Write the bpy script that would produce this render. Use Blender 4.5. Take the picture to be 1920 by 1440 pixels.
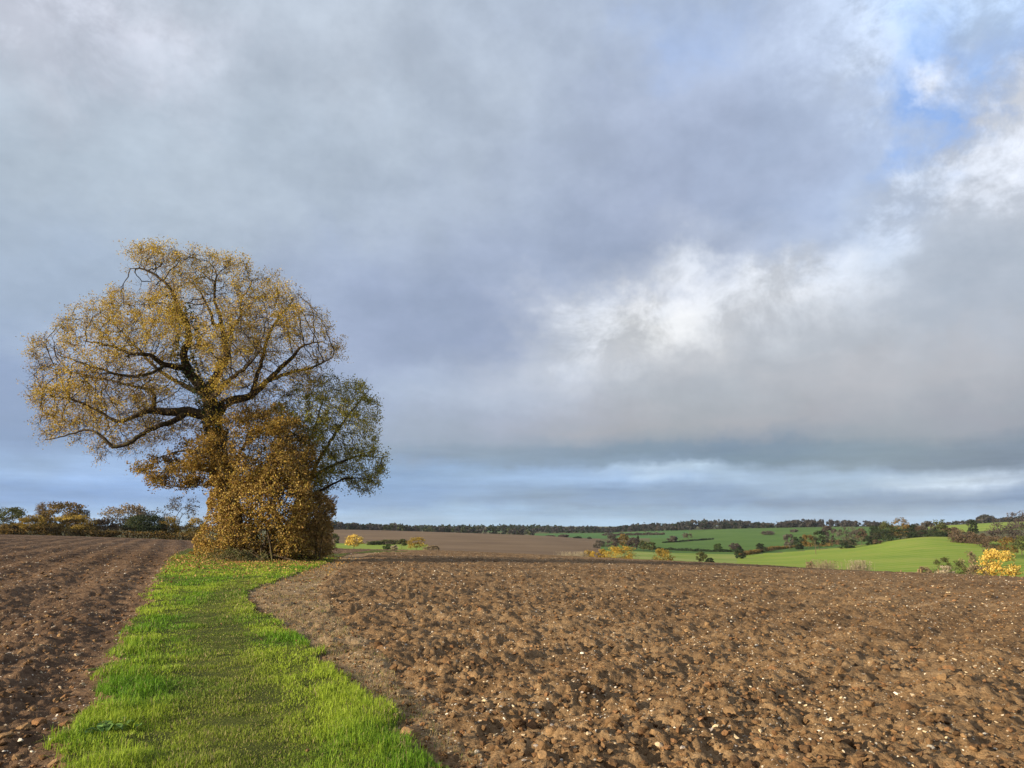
import bpy, math
import numpy as np
from mathutils import Vector
R = math.radians
rng = np.random.default_rng(7)
for o in list(bpy.data.objects): bpy.data.objects.remove(o)
SC = bpy.context.scene
COL = SC.collection

# ------------------------------------------------------------------ camera
F = 1425.0                      # focal length in photo pixels (1920 wide)
HZ = 985.0                      # photo row of the true horizon
CZ = 1.6                        # eye height
PITCH = math.atan((HZ-720)/F)
cam = bpy.data.cameras.new('camera'); camo = bpy.data.objects.new('camera', cam); COL.objects.link(camo)
cam.sensor_width = 36; cam.lens = F/1920*36; cam.clip_start = .05; cam.clip_end = 30000
camo.location = (0, 0, CZ); camo.rotation_euler = (math.pi/2+PITCH, 0, 0)
SC.camera = camo

def pdir(u, v):
    x = (u-960)/F; z = (720-v)/F
    return np.array([x, math.cos(PITCH)-math.sin(PITCH)*z, math.sin(PITCH)+math.cos(PITCH)*z])
def at(u, v, Y):
    d = pdir(u, v); t = Y/d[1]
    return np.array([d[0]*t, Y, CZ+d[2]*t])
def azel(u, v):
    d = pdir(u, v); return math.atan2(d[0], d[1]), math.atan2(d[2], math.hypot(d[0], d[1]))

# ------------------------------------------------------------------ world, sun, exposure
EXPO = 1.0; SUN_EL = 15.0; TRAVEL = (0.84, 0.54)
def lin(c):
    return tuple(((x/255)/12.92 if x/255 <= .04045 else ((x/255+.055)/1.055)**2.4) for x in c)
W = bpy.data.worlds.new('World'); SC.world = W; W.use_nodes = True
nt = W.node_tree; nt.nodes.clear()
class G:
    """tiny node-graph helper"""
    def __init__(s, t): s.t = t
    def n(s, kind, **kw):
        x = s.t.nodes.new(kind)
        for k, v in kw.items(): setattr(x, k, v)
        return x
    def put(s, sock, v):
        if hasattr(v, 'is_output'): s.t.links.new(v, sock)
        else: sock.default_value = v
    def m(s, op, a, b=None, c=None, clamp=False):
        x = s.n('ShaderNodeMath', operation=op); x.use_clamp = clamp
        for i, v in enumerate((a, b, c)):
            if v is not None: s.put(x.inputs[i], v)
        return x.outputs[0]
    def v(s, op, a, b=None, c=None, scale=None):
        x = s.n('ShaderNodeVectorMath', operation=op)
        for i, q in enumerate((a, b, c)):
            if q is not None: s.put(x.inputs[i], q)
        if scale is not None: s.put(x.inputs['Scale'], scale)
        return x.outputs['Value'] if op in ('DOT_PRODUCT', 'LENGTH') else x.outputs[0]
    def noise(s, vec, scale, detail=4, rough=.55, lac=2.0, dist=0.0):
        x = s.n('ShaderNodeTexNoise'); s.put(x.inputs['Vector'], vec)
        for k, q in (('Scale', scale), ('Detail', detail), ('Roughness', rough), ('Lacunarity', lac), ('Distortion', dist)): s.put(x.inputs[k], q)
        return x
    def ramp(s, fac, stops, interp='LINEAR'):
        x = s.n('ShaderNodeValToRGB'); s.put(x.inputs[0], fac); r = x.color_ramp; r.interpolation = interp
        while len(r.elements) < len(stops): r.elements.new(.5)
        for e, (p, c) in zip(r.elements, stops):
            e.position = p; e.color = (*c, 1) if len(c) == 3 else c
        return x.outputs[0]
    def mix(s, fac, a, b, kind='MIX'):
        x = s.n('ShaderNodeMix', data_type='RGBA', blend_type=kind)
        s.put(x.inputs[0], fac); s.put(x.inputs[6], a if hasattr(a, 'is_output') else (*a, 1)); s.put(x.inputs[7], b if hasattr(b, 'is_output') else (*b, 1))
        return x.outputs[2]
    def rng(s, x, a, b, c=0., d=1., smooth=True):
        q = s.n('ShaderNodeMapRange', interpolation_type='SMOOTHSTEP' if smooth else 'LINEAR')
        for i, val in enumerate((x, a, b, c, d)): s.put(q.inputs[i], val)
        return q.outputs[0]
    def link(s, a, b): s.t.links.new(a, b)

# cloud cover as soft directional patches (photo pixel, radius px, colour, weight), broken up by perspective cloud noise
SKY = [
 # u, v, su, sv, rgb, weight
 (150, 20, 260, 150, (196, 200, 214), 1), (620, 40, 300, 150, (180, 190, 203), 1), (1000, 60, 260, 160, (172, 185, 204), 1),
 (330, 60, 90, 60, (207, 208, 220), .6), (60, 130, 120, 60, (205, 207, 217), .6),
 (120, 330, 260, 170, (171, 184, 198), 1), (480, 280, 260, 160, (172, 185, 199), 1), (800, 330, 240, 170, (168, 180, 197), 1),
 (150, 560, 240, 120, (160, 176, 198), 1), (700, 560, 220, 130, (152, 166, 192), 1), (900, 640, 170, 110, (146, 158, 186), 1),
 (30, 740, 180, 70, (138, 154, 184), 1), (300, 760, 300, 70, (146, 166, 200), 1), (130, 815, 220, 35, (128, 150, 186), 1), (230, 872, 260, 32, (156, 184, 222), 1), (140, 925, 300, 26, (132, 162, 206), 1),
 (1280, 90, 70, 60, (146, 176, 226), .8), (1180, 220, 200, 140, (166, 178, 202), 1), (1420, 170, 130, 120, (168, 182, 208), 1),
 (1560, 60, 130, 90, (194, 208, 231), 1), (1760, 20, 160, 60, (186, 208, 238), 1), (1720, 215, 45, 50, (124, 168, 233), 1.3), (1830, 130, 80, 32, (126, 172, 238), 1.4), (1650, 130, 70, 70, (200, 213, 234), 1.2),
 (1890, 200, 90, 75, (222, 226, 234), 1.5), (1850, 310, 110, 80, (214, 219, 229), 1.3), (1720, 340, 90, 70, (196, 210, 232), 1.2), (1560, 380, 130, 110, (166, 182, 210), 1), (1330, 400, 160, 110, (152, 164, 188), 1),
 (1900, 430, 110, 60, (178, 186, 198), 1), (1850, 560, 150, 80, (166, 175, 188), 1), (1640, 480, 90, 60, (198, 208, 222), 1.2),
 (1040, 480, 150, 100, (152, 165, 190), 1), (1080, 600, 60, 55, (220, 223, 228), 1.7), (1200, 625, 85, 50, (222, 222, 221), 1.5), (1040, 645, 80, 40, (208, 212, 218), 1.2), (900, 725, 80, 26, (188, 197, 211), 1.0), (1140, 660, 110, 45, (212, 214, 217), 1.3), (1500, 515, 110, 50, (216, 219, 224), 1.5), (1400, 500, 50, 40, (214, 220, 228), 1.2), (980, 690, 90, 30, (196, 202, 212), 1.0), (1340, 570, 100, 60, (206, 210, 217), 1.3), (1560, 590, 140, 60, (194, 198, 205), 1.2),
 (960, 700, 120, 50, (176, 186, 202), 1), (780, 725, 70, 36, (184, 198, 220), 1.1), (820, 800, 130, 45, (158, 168, 184), 1),
 (1300, 720, 240, 55, (172, 176, 183), 1.1), (1700, 700, 220, 60, (170, 172, 178), 1), (1250, 790, 280, 35, (158, 160, 166), 1.1), (1750, 780, 220, 40, (148, 152, 162), 1),
 (950, 852, 200, 22, (128, 146, 164), 1.2), (1350, 845, 260, 22, (114, 134, 154), 1.3), (1750, 850, 220, 24, (120, 134, 150), 1.3),
 (760, 890, 130, 22, (132, 160, 196), 1), (1000, 895, 200, 16, (150, 176, 208), 1), (1230, 886, 70, 9, (188, 208, 228), 1.2), (1500, 900, 200, 15, (158, 180, 206), 1), (1790, 905, 90, 15, (192, 206, 222), 1.2),
 (800, 935, 240, 15, (136, 162, 196), 1), (1200, 932, 260, 14, (132, 154, 182), 1), (1650, 938, 260, 13, (128, 148, 176), 1),
 (750, 966, 200, 10, (160, 188, 218), 1.2), (1150, 962, 300, 9, (150, 178, 208), 1.1), (1700, 960, 260, 10, (158, 180, 206), 1.1), (300, 970, 300, 16, (150, 180, 216), 1),
 (900, 984, 900, 9, (166, 194, 220), .8),
]
g = G(nt)
tc = g.n('ShaderNodeTexCoord').outputs['Generated']
d = g.v('NORMALIZE', tc)
sx = g.n('ShaderNodeSeparateXYZ'); g.link(d, sx.inputs[0])
X, Y, Z = sx.outputs
az = g.m('ARCTAN2', X, Y); el = g.m('ARCSINE', Z)
zz = g.m('ADD', g.m('MAXIMUM', Z, 0.0), .10)
cb = g.n('ShaderNodeCombineXYZ'); g.put(cb.inputs[0], g.m('DIVIDE', X, zz)); g.put(cb.inputs[1], g.m('DIVIDE', Y, zz)); cb.inputs[2].default_value = 0
plane = cb.outputs[0]
cb2 = g.n('ShaderNodeCombineXYZ'); g.put(cb2.inputs[0], az); g.put(cb2.inputs[1], g.m('MULTIPLY', g.m('POWER', g.m('MAXIMUM', g.m('ADD', el, .02), .001), .6), 1.9)); cb2.inputs[2].default_value = 3.3
band = cb2.outputs[0]                                      # azimuth / compressed elevation: streaky near the horizon
cb0_ = g.n('ShaderNodeCombineXYZ'); g.put(cb0_.inputs[0], az); g.put(cb0_.inputs[1], el); cb0_.inputs[2].default_value = 8.8; cb0 = cb0_.outputs[0]
w1 = g.noise(band, 3.2, 4, .58); w2 = g.noise(cb0, 9.0, 9, .66)
wv = g.v('ADD', g.v('MULTIPLY', g.v('SUBTRACT', w1.outputs['Color'], (.5, .5, .5)), (.42, .20, 0)),
                g.v('MULTIPLY', g.v('SUBTRACT', w2.outputs['Color'], (.5, .5, .5)), (.20, .17, 0)))
amp = g.rng(el, 0.0, .40, .10, 1.0, False)
cb3 = g.n('ShaderNodeCombineXYZ'); g.put(cb3.inputs[0], az); g.put(cb3.inputs[1], el)
pos = g.v('ADD', cb3.outputs[0], g.v('SCALE', wv, scale=amp))
# the patches are summed here into rows of constant elevation, each a colour ramp along azimuth; the shader blends the rows
AZ0, AZ1, NST = -.78, .78, 32
ga = np.linspace(AZ0, AZ1, NST)
rows = [azel(960, v)[1] for v in (992, 984, 975, 965, 955, 945, 933, 920, 907, 896, 885, 872, 858, 843, 825, 800, 770, 740, 700, 660, 620, 580, 530, 470, 400, 320, 230, 130, 30, -60)]
ge = np.array(rows)
num = np.zeros((len(rows), NST, 3)); den = np.zeros((len(rows), NST))
for (u, v, su, sv, rgb, wt) in SKY:
    a0, e0 = azel(u, v); a1, _ = azel(u+su, v); _, e1 = azel(u, v-sv)
    w = wt*np.exp(-.9*(((ga[None]-a0)/(a1-a0))**2+((ge[:, None]-e0)/(e1-e0))**2))+1e-7
    num += w[..., None]*np.array(lin(rgb)); den += w
grid = num/den[..., None]
px = g.n('ShaderNodeSeparateXYZ'); g.link(pos, px.inputs[0])
fa = g.rng(px.outputs[0], AZ0, AZ1, 0., 1., False); pe = px.outputs[1]
cloud = None
for i in range(len(rows)):
    c = g.ramp(fa, [(j/(NST-1), tuple(grid[i, j])) for j in range(NST)])
    cloud = c if cloud is None else g.mix(g.rng(pe, rows[i-1], rows[i], smooth=False), cloud, c)
f1 = g.noise(band, 6.0, 6, .6).outputs['Fac']; f2 = g.noise(cb0, 14.0, 7, .62).outputs['Fac']
lum = g.m('ADD', g.m('MULTIPLY', g.m('SUBTRACT', f1, .5), .36), g.m('MULTIPLY', g.m('SUBTRACT', f2, .5), .22))
lum = g.m('MULTIPLY', lum, g.rng(el, 0.0, .25, .4, 1.0, False))
iso = g.n('ShaderNodeCombineXYZ'); g.put(iso.inputs[0], az); g.put(iso.inputs[1], g.m('MULTIPLY', el, 1.15)); iso.inputs[2].default_value = 5.1
f3 = g.noise(iso.outputs[0], 8.5, 9, .66, dist=.35).outputs['Fac']                                   # billows in the bright cumulus
bright = g.rng(g.v('DOT_PRODUCT', cloud, (.3, .5, .2)), .46, .66)
lum = g.m('ADD', lum, g.m('MULTIPLY', g.m('MULTIPLY', g.m('SUBTRACT', g.rng(f3, .40, .62), .46), bright), .42))
sc_ = g.n('ShaderNodeCombineXYZ'); g.put(sc_.inputs[0], g.m('MULTIPLY', az, 5.0)); g.put(sc_.inputs[1], g.m('MULTIPLY', el, 46.0)); sc_.inputs[2].default_value = 1.7
f4 = g.noise(sc_.outputs[0], 1.6, 5, .6).outputs['Fac']                           # flat streaks low over the horizon
lum = g.m('ADD', lum, g.m('MULTIPLY', g.m('MULTIPLY', g.m('SUBTRACT', f4, .5), g.rng(el, .05, .13, 1.0, 0.0)), .60))
cloud = g.v('SCALE', cloud, scale=g.m('ADD', 1.0, lum))
sky = g.n('ShaderNodeTexSky', sky_type='NISHITA'); sky.sun_disc = False
sky.sun_elevation = R(SUN_EL); sky.sun_rotation = math.atan2(-TRAVEL[0], -TRAVEL[1]); sky.altitude = 100; sky.air_density = 1.0; sky.dust_density = .6; sky.ozone_density = 1.5
thin = g.rng(f1, .30, .70, .86, 1.0)                       # a little blue shows through the thin parts
final = g.mix(thin, sky.outputs[0], g.v('SCALE', cloud, scale=11.6))
bg = g.n('ShaderNodeBackground'); bg.inputs['Strength'].default_value = .1*2**-EXPO
wo = g.n('ShaderNodeOutputWorld'); g.link(final, bg.inputs[0]); g.link(bg.outputs[0], wo.inputs[0])

sun = bpy.data.lights.new('sun', 'SUN'); sun.energy = 5.0; sun.angle = R(.6); sun.color = (1, .87, .65)
suno = bpy.data.objects.new('sun', sun); COL.objects.link(suno)
tv = Vector((TRAVEL[0]*math.cos(R(SUN_EL)), TRAVEL[1]*math.cos(R(SUN_EL)), -math.sin(R(SUN_EL))))
suno.rotation_euler = tv.to_track_quat('-Z', 'Y').to_euler()
SC.view_settings.view_transform = 'Standard'; SC.view_settings.look = 'None'; SC.view_settings.gamma = 1; SC.view_settings.exposure = EXPO
W.cycles.sampling_method = 'MANUAL'; W.cycles.sample_map_resolution = 256

# ------------------------------------------------------------------ noise and mesh helpers
def _h(ix, iy, iz, seed):
    h = (ix*374761393 + iy*668265263 + iz*2147483647 + seed*974711) & 0xFFFFFFFF
    h = ((h ^ (h >> 13))*1274126177) & 0xFFFFFFFF
    h = ((h ^ (h >> 16))*2246822519) & 0xFFFFFFFF
    return ((h ^ (h >> 15)) & 0xFFFFFF)/float(0xFFFFFF)
def vnoise(x, y, seed=0, z=None):
    x = np.asarray(x, float); y = np.asarray(y, float)
    ix = np.floor(x).astype(np.int64); iy = np.floor(y).astype(np.int64)
    fx = x-ix; fy = y-iy; fx = fx*fx*(3-2*fx); fy = fy*fy*(3-2*fy)
    def lay(iz):
        a = _h(ix, iy, iz, seed); b = _h(ix+1, iy, iz, seed); c = _h(ix, iy+1, iz, seed); e = _h(ix+1, iy+1, iz, seed)
        return (a+(b-a)*fx)*(1-fy)+(c+(e-c)*fx)*fy
    if z is None: return lay(np.int64(0))
    iz = np.floor(z).astype(np.int64); fz = z-iz; fz = fz*fz*(3-2*fz)
    return lay(iz)*(1-fz)+lay(iz+1)*fz
def fbm(x, y, oct=4, seed=0, gain=.5):
    s = 0; a = 1; t = 0
    for i in range(oct):
        s = s+a*vnoise(x*2**i+17.3*i, y*2**i-9.1*i, seed+i); t += a; a *= gain
    return s/t
def lumps(x, y, seed=0, keep=.7):
    """rounded lumps, one per jittered cell: 0 between them, 1 on top"""
    ix = np.floor(x).astype(np.int64); iy = np.floor(y).astype(np.int64); best = np.zeros_like(x)
    for dx in (-1, 0, 1):
        for dy in (-1, 0, 1):
            jx = ix+dx; jy = iy+dy
            cx = jx+_h(jx, jy, np.int64(1), seed); cy = jy+_h(jx, jy, np.int64(2), seed)
            r = .35+.55*_h(jx, jy, np.int64(3), seed); k = _h(jx, jy, np.int64(4), seed) < keep
            q = 1-((x-cx)**2+(y-cy)**2)/(r*r)
            best = np.maximum(best, np.where(k & (q > 0), np.sqrt(np.maximum(q, 0))*r, 0))
    return best

def mesh(name, V, faces, cols=None, smooth=False):
    """V (n,3); faces: list of int arrays (m,k); cols (n,3)"""
    me = bpy.data.meshes.new(name); V = np.asarray(V, np.float32)
    faces = [np.asarray(f, np.int32) for f in faces if len(f)]
    me.vertices.add(len(V)); me.vertices.foreach_set('co', V.ravel())
    nl = sum(f.size for f in faces); npoly = sum(len(f) for f in faces)
    me.loops.add(nl); me.polygons.add(npoly)
    me.loops.foreach_set('vertex_index', np.concatenate([f.ravel() for f in faces]))
    tot = np.concatenate([np.full(len(f), f.shape[1], np.int32) for f in faces])
    me.polygons.foreach_set('loop_start', np.concatenate([[0], np.cumsum(tot)[:-1]]).astype(np.int32))
    me.polygons.foreach_set('use_smooth', np.full(npoly, smooth, bool))
    if cols is not None:
        c = np.ones((len(V), 4), np.float32); c[:, :3] = cols
        at_ = me.attributes.new('Col', 'FLOAT_COLOR', 'POINT'); at_.data.foreach_set('color', c.ravel())
    me.update(calc_edges=True)
    return me
def link(name, me, mat, parent=None, origin=None):
    o = bpy.data.objects.new(name, me); COL.objects.link(o)
    if mat is not None and not me.materials: me.materials.append(mat)
    if parent is not None: o.parent = parent
    if origin is not None: o.location = origin
    return o
def tag(o, label=None, cat=None, group=None, kind=None):
    for k, v in (('label', label), ('category', cat), ('group', group), ('kind', kind)):
        if v: o[k] = v
    return o
def thing(name, label, cat, loc, group=None):
    o = bpy.data.objects.new(name, None); COL.objects.link(o); o.location = loc; o.empty_display_size = .3
    return tag(o, label, cat, group)

class Bag:
    """collects vertices, quads and triangles of one part"""
    def __init__(s): s.V = []; s.Q = []; s.T = []; s.C = []; s.n = 0
    def add(s, V, Q=None, T=None, C=None):
        V = np.asarray(V, float).reshape(-1, 3)
        if Q is not None and len(Q): s.Q.append(np.asarray(Q)+s.n)
        if T is not None and len(T): s.T.append(np.asarray(T)+s.n)
        s.V.append(V); s.C.append(np.broadcast_to(np.asarray(C if C is not None else (1, 1, 1), float), V.shape)); s.n += len(V)
    def build(s, name, mat, parent=None, base=None, smooth=False):
        V = np.concatenate(s.V); C = np.concatenate(s.C)
        if base is not None: V = V-np.asarray(base)
        fs = []
        if s.Q: fs.append(np.concatenate(s.Q))
        if s.T: fs.append(np.concatenate(s.T))
        return link(name, mesh(name, V, fs, C, smooth), mat, parent)

def frames(D):
    D = D/np.maximum(np.linalg.norm(D, axis=1, keepdims=True), 1e-9)
    ref = np.where(np.abs(D[:, 2:3]) > .9, np.array([[1., 0, 0]]), np.array([[0, 0, 1.]]))
    A = np.cross(D, ref); A /= np.linalg.norm(A, axis=1, keepdims=True)
    return A, np.cross(D, A)
def tubes(bag, P0, P1, R0, R1, k=4, col=(1, 1, 1)):
    P0 = np.asarray(P0, float); P1 = np.asarray(P1, float); n = len(P0)
    if n == 0: return
    A, B = frames(P1-P0)
    t = np.arange(k)*2*np.pi/k
    ring = A[:, None]*np.cos(t)[None, :, None]+B[:, None]*np.sin(t)[None, :, None]
    V = np.concatenate([P0[:, None]+ring*np.asarray(R0).reshape(-1, 1, 1), P1[:, None]+ring*np.asarray(R1).reshape(-1, 1, 1)], 1)
    i = np.arange(k); j = (i+1) % k
    q = np.stack([i, j, j+k, i+k], 1)
    Q = (np.arange(n)*2*k)[:, None, None]+q[None]
    c = np.asarray(col, float)
    if c.ndim == 2: c = np.repeat(c, 2*k, 0)
    bag.add(V.reshape(-1, 3), Q.reshape(-1, 4), None, c)
def sweep(bag, P, Rad, k=9, col=(1, 1, 1), wob=.12, rg=rng):
    """one continuous tapered tube along a polyline"""
    P = np.asarray(P, float); n = len(P); D = np.gradient(P, axis=0)
    A, B = frames(D); t = np.arange(k)*2*np.pi/k
    ring = A[:, None]*np.cos(t)[None, :, None]+B[:, None]*np.sin(t)[None, :, None]
    rr = np.asarray(Rad).reshape(n, 1, 1)*(1+wob*(rg.random((n, k, 1))-.5)*2)
    V = (P[:, None]+ring*rr).reshape(-1, 3)
    i = np.arange(k); j = (i+1) % k
    q = np.stack([i, j, j+k, i+k], 1); Q = (np.arange(n-1)*k)[:, None, None]+q[None]
    bag.add(V, Q.reshape(-1, 4), None, col)
def leaves(bag, P, size, cols, rg, aspect=.6, up=0.0):
    """diamond leaves folded along the midrib, random pose"""
    n = len(P)
    if n == 0: return
    D = rg.normal(size=(n, 3)); D[:, 2] -= up
    A, B = frames(D); D = D/np.linalg.norm(D, axis=1, keepdims=True)
    th = rg.random(n)*2*np.pi
    S = A*np.cos(th)[:, None]+B*np.sin(th)[:, None]
    L = np.asarray(size)*(.7+.6*rg.random(n)); L = L[:, None]
    N = np.cross(D, S)
    V = np.stack([P-D*L*.5, P+S*L*.5*aspect+N*L*.12, P+D*L*.5, P-S*L*.5*aspect+N*L*.12], 1).reshape(-1, 3)
    b = np.arange(n)[:, None]*4
    T = np.concatenate([b+np.array([[0, 1, 2]]), b+np.array([[0, 2, 3]])])
    bag.add(V, None, T, np.repeat(cols, 4, 0))
def pick(pal, n, rg, jit=.18):
    pal = np.asarray(pal, float); c = pal[rg.integers(0, len(pal), n)]
    return np.clip(c*(1+jit*rg.normal(size=(n, 1))), .004, .9)
def inpoly(P, x, y):
    P = np.asarray(P, float); x = np.asarray(x); ins = np.zeros(x.shape, bool); j = len(P)-1
    for i in range(len(P)):
        c = (P[i, 1] > y) != (P[j, 1] > y)
        ins ^= c & (x < (P[j, 0]-P[i, 0])*(y-P[i, 1])/(P[j, 1]-P[i, 1]+1e-12)+P[i, 0]); j = i
    return ins
def polydist(P, x, y, closed=True):
    P = np.asarray(P, float); d = np.full(np.shape(x), 1e9)
    for i in range(len(P) if closed else len(P)-1):
        a = P[i]; b = P[(i+1) % len(P)]; e = b-a
        t = np.clip(((x-a[0])*e[0]+(y-a[1])*e[1])/max(e@e, 1e-9), 0, 1)
        d = np.minimum(d, np.hypot(x-a[0]-t*e[0], y-a[1]-t*e[1]))
    return d

# ------------------------------------------------------------------ materials
def material(name, rough=.9, spec=.15):
    m = bpy.data.materials.new(name); m.use_nodes = True; t = m.node_tree; t.nodes.clear(); q = G(t)
    b = q.n('ShaderNodeBsdfPrincipled'); b.inputs['Roughness'].default_value = rough; b.inputs['Specular IOR Level'].default_value = spec
    o = q.n('ShaderNodeOutputMaterial'); q.link(b.outputs[0], o.inputs[0])
    return m, q, b, o
def geo(q): return q.n('ShaderNodeNewGeometry').outputs['Position']
def bump(q, b, h, dist, strength=1.0):
    x = q.n('ShaderNodeBump'); x.inputs['Distance'].default_value = dist; x.inputs['Strength'].default_value = strength
    q.link(h, x.inputs['Height']); q.link(x.outputs[0], b.inputs['Normal'])
def foliage(name, trans=.35, rough=.7):
    m, q, b, o = material(name, rough, .2)
    a = q.n('ShaderNodeAttribute', attribute_name='Col').outputs['Color']
    q.link(a, b.inputs['Base Color'])
    tr = q.n('ShaderNodeBsdfTranslucent'); q.link(a, tr.inputs[0])
    mx = q.n('ShaderNodeMixShader'); mx.inputs[0].default_value = trans
    q.link(b.outputs[0], mx.inputs[1]); q.link(tr.outputs[0], mx.inputs[2]); q.link(mx.outputs[0], o.inputs[0])
    return m
M_LEAF = foliage('leaf', .35); M_GRASS = foliage('grass_blade', .4, .6)
def bark():
    m, q, b, o = material('bark', .95, .1); p = geo(q)
    n1 = q.noise(p, 3, 5).outputs['Fac']; sp = q.n('ShaderNodeMapping'); q.link(p, sp.inputs[0]); sp.inputs['Scale'].default_value = (9, 9, 1.5)
    n2 = q.noise(sp.outputs[0], 3, 4).outputs['Fac']
    c = q.ramp(n2, [(.3, (.030, .022, .016)), (.7, (.10, .076, .055))])
    c = q.mix(q.rng(n1, .48, .68, 0, .7), c, (.085, .088, .030))      # algae on the bark
    c = q.mix(1.0, c, q.n('ShaderNodeAttribute', attribute_name='Col').outputs['Color'], 'MULTIPLY')
    q.link(c, b.inputs['Base Color']); bump(q, b, n2, .05)
    return m
M_BARK = bark()
def soil(name, dark, mid, pale, furrow=0, far=False):
    m, q, b, o = material(name, .97, .08); p = geo(q)
    big = q.noise(p, .12, 4).outputs['Fac']; med = q.noise(p, 2.2, 5, .62).outputs['Fac']; fine = q.noise(p, 19, 5, .68).outputs['Fac']
    f = q.m('ADD', q.m('MULTIPLY', big, .3), q.m('ADD', q.m('MULTIPLY', med, .4), q.m('MULTIPLY', fine, .45)))
    c = q.ramp(f, [(.42, dark), (.56, mid), (.72, pale)])
    vo = q.n('ShaderNodeTexVoronoi'); q.link(p, vo.inputs['Vector']); vo.inputs['Scale'].default_value = 38
    r = q.n('ShaderNodeSeparateColor'); q.link(vo.outputs['Color'], r.inputs[0])
    chip = q.m('MULTIPLY', q.m('LESS_THAN', vo.outputs['Distance'], .34), q.m('GREATER_THAN', r.outputs[0], .93))
    c = q.mix(chip, c, q.ramp(r.outputs[1], [(0, (.30, .21, .11)), (1, (.62, .55, .44))]))   # chips of flint
    q.link(c, b.inputs['Base Color'])
    h = q.m('ADD', q.m('MULTIPLY', med, 2.0), fine); bump(q, b, h, .035 if not far else .12)
    return m
M_SOIL = soil('ploughed_soil', (.064, .036, .018), (.175, .105, .051), (.31, .202, .106))
M_SOILL = soil('ploughed_soil_dark', (.045, .026, .016), (.105, .063, .037), (.20, .125, .072))  # left field: its dimmer look away from the sunlit side put into the colour
M_TRACK = soil('trodden_soil', (.13, .085, .045), (.245, .165, .09), (.36, .26, .15))
def turf():
    m, q, b, o = material('turf', .95, .1); p = geo(q)
    n = q.noise(p, 1.3, 5).outputs['Fac']; n2 = q.noise(p, 40, 5, .7).outputs['Fac']
    c = q.ramp(q.m('ADD', q.m('MULTIPLY', n, .5), q.m('MULTIPLY', n2, .5)), [(.3, (.045, .036, .014)), (.45, (.070, .085, .018)), (.58, (.125, .14, .026)), (.72, (.20, .18, .05))])
    q.link(c, b.inputs['Base Color']); bump(q, b, q.m('ADD', n2, q.noise(p, 9, 4, .7).outputs['Fac']), .09)
    return m
M_TURF = turf()
def field(name, c0, c1, c2, stripe=None, sc=.012):
    m, q, b, o = material(name, .95, .1); p = geo(q)
    mp = q.n('ShaderNodeMapping'); q.link(p, mp.inputs[0]); mp.inputs['Scale'].default_value = (1, 1, 0)
    n = q.noise(mp.outputs[0], sc, 6, .6).outputs['Fac']; n2 = q.noise(mp.outputs[0], .35, 3).outputs['Fac']
    f = q.m('ADD', q.m('MULTIPLY', n, .8), q.m('MULTIPLY', n2, .2))
    c = q.ramp(f, [(.36, c0), (.5, c1), (.64, c2)])
    if stripe:
        ang, wl, k, cs = stripe
        rt = q.n('ShaderNodeMapping'); q.link(mp.outputs[0], rt.inputs[0]); rt.inputs['Rotation'].default_value = (0, 0, R(ang))
        wv = q.n('ShaderNodeTexWave'); q.link(rt.outputs[0], wv.inputs['Vector']); wv.inputs['Scale'].default_value = .314/wl; wv.inputs['Distortion'].default_value = 1.5; wv.inputs['Detail'].default_value = 2; wv.inputs['Detail Scale'].default_value = .3
        c = q.mix(q.m('MULTIPLY', q.rng(wv.outputs['Fac'], .55, .95), k), c, cs)
    q.link(c, b.inputs['Base Color']); bump(q, b, n2, .3)
    return m
M_BROWN = field('harrowed_hill', (.105, .066, .038), (.142, .092, .052), (.178, .118, .068), (28, 7, .5, (.205, .142, .085)))
M_MEADOW = field('bright_pasture', (.125, .205, .020), (.175, .245, .026), (.24, .26, .05), (62, 12, .5, (.26, .28, .07)), .02)
M_CROP_SHADE = field('shaded_crop', (.050, .105, .018), (.064, .125, .021), (.085, .145, .028), (80, 14, .5, (.105, .16, .042)))  # green crop, with the cloud shadow over the hill put into its darker colour
M_CROP_SHADE2 = field('far_shaded_crop', (.050, .115, .030), (.062, .135, .034), (.08, .15, .04), (70, 14, .2, (.09, .16, .05)))  # far crop colour also carries the cloud shadow on the hills
M_PALE = field('pale_pasture', (.15, .21, .035), (.21, .25, .06), (.28, .27, .09))
M_ROUGH = field('rough_ground', (.07, .085, .03), (.10, .095, .04), (.14, .11, .055))

# ------------------------------------------------------------------ terrain: height above the camera's footing, from sight lines
def pchip(x, y, xq):
    x = np.asarray(x, float); y = np.asarray(y, float); h = np.diff(x); dl = np.diff(y)/h; m = np.zeros_like(y)
    for i in range(1, len(x)-1):
        if dl[i-1]*dl[i] > 0:
            w1 = 2*h[i]+h[i-1]; w2 = h[i]+2*h[i-1]; m[i] = (w1+w2)/(w1/dl[i-1]+w2/dl[i])
    m[-1] = dl[-1]
    i = np.clip(np.searchsorted(x, xq)-1, 0, len(x)-2); t = np.clip((xq-x[i])/h[i], 0, 1)
    return (2*t**3-3*t**2+1)*y[i]+(t**3-2*t**2+t)*h[i]*m[i]+(-2*t**3+3*t**2)*y[i+1]+(t**3-t**2)*h[i]*m[i+1]
S1 = (90, 160, 330, 600, 900, 1200, 1500, 1900, 2800, 4500); S2 = (90, 160, 280, 450, 720, 1000, 1300, 1600, 1900, 2800, 4500)
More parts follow.
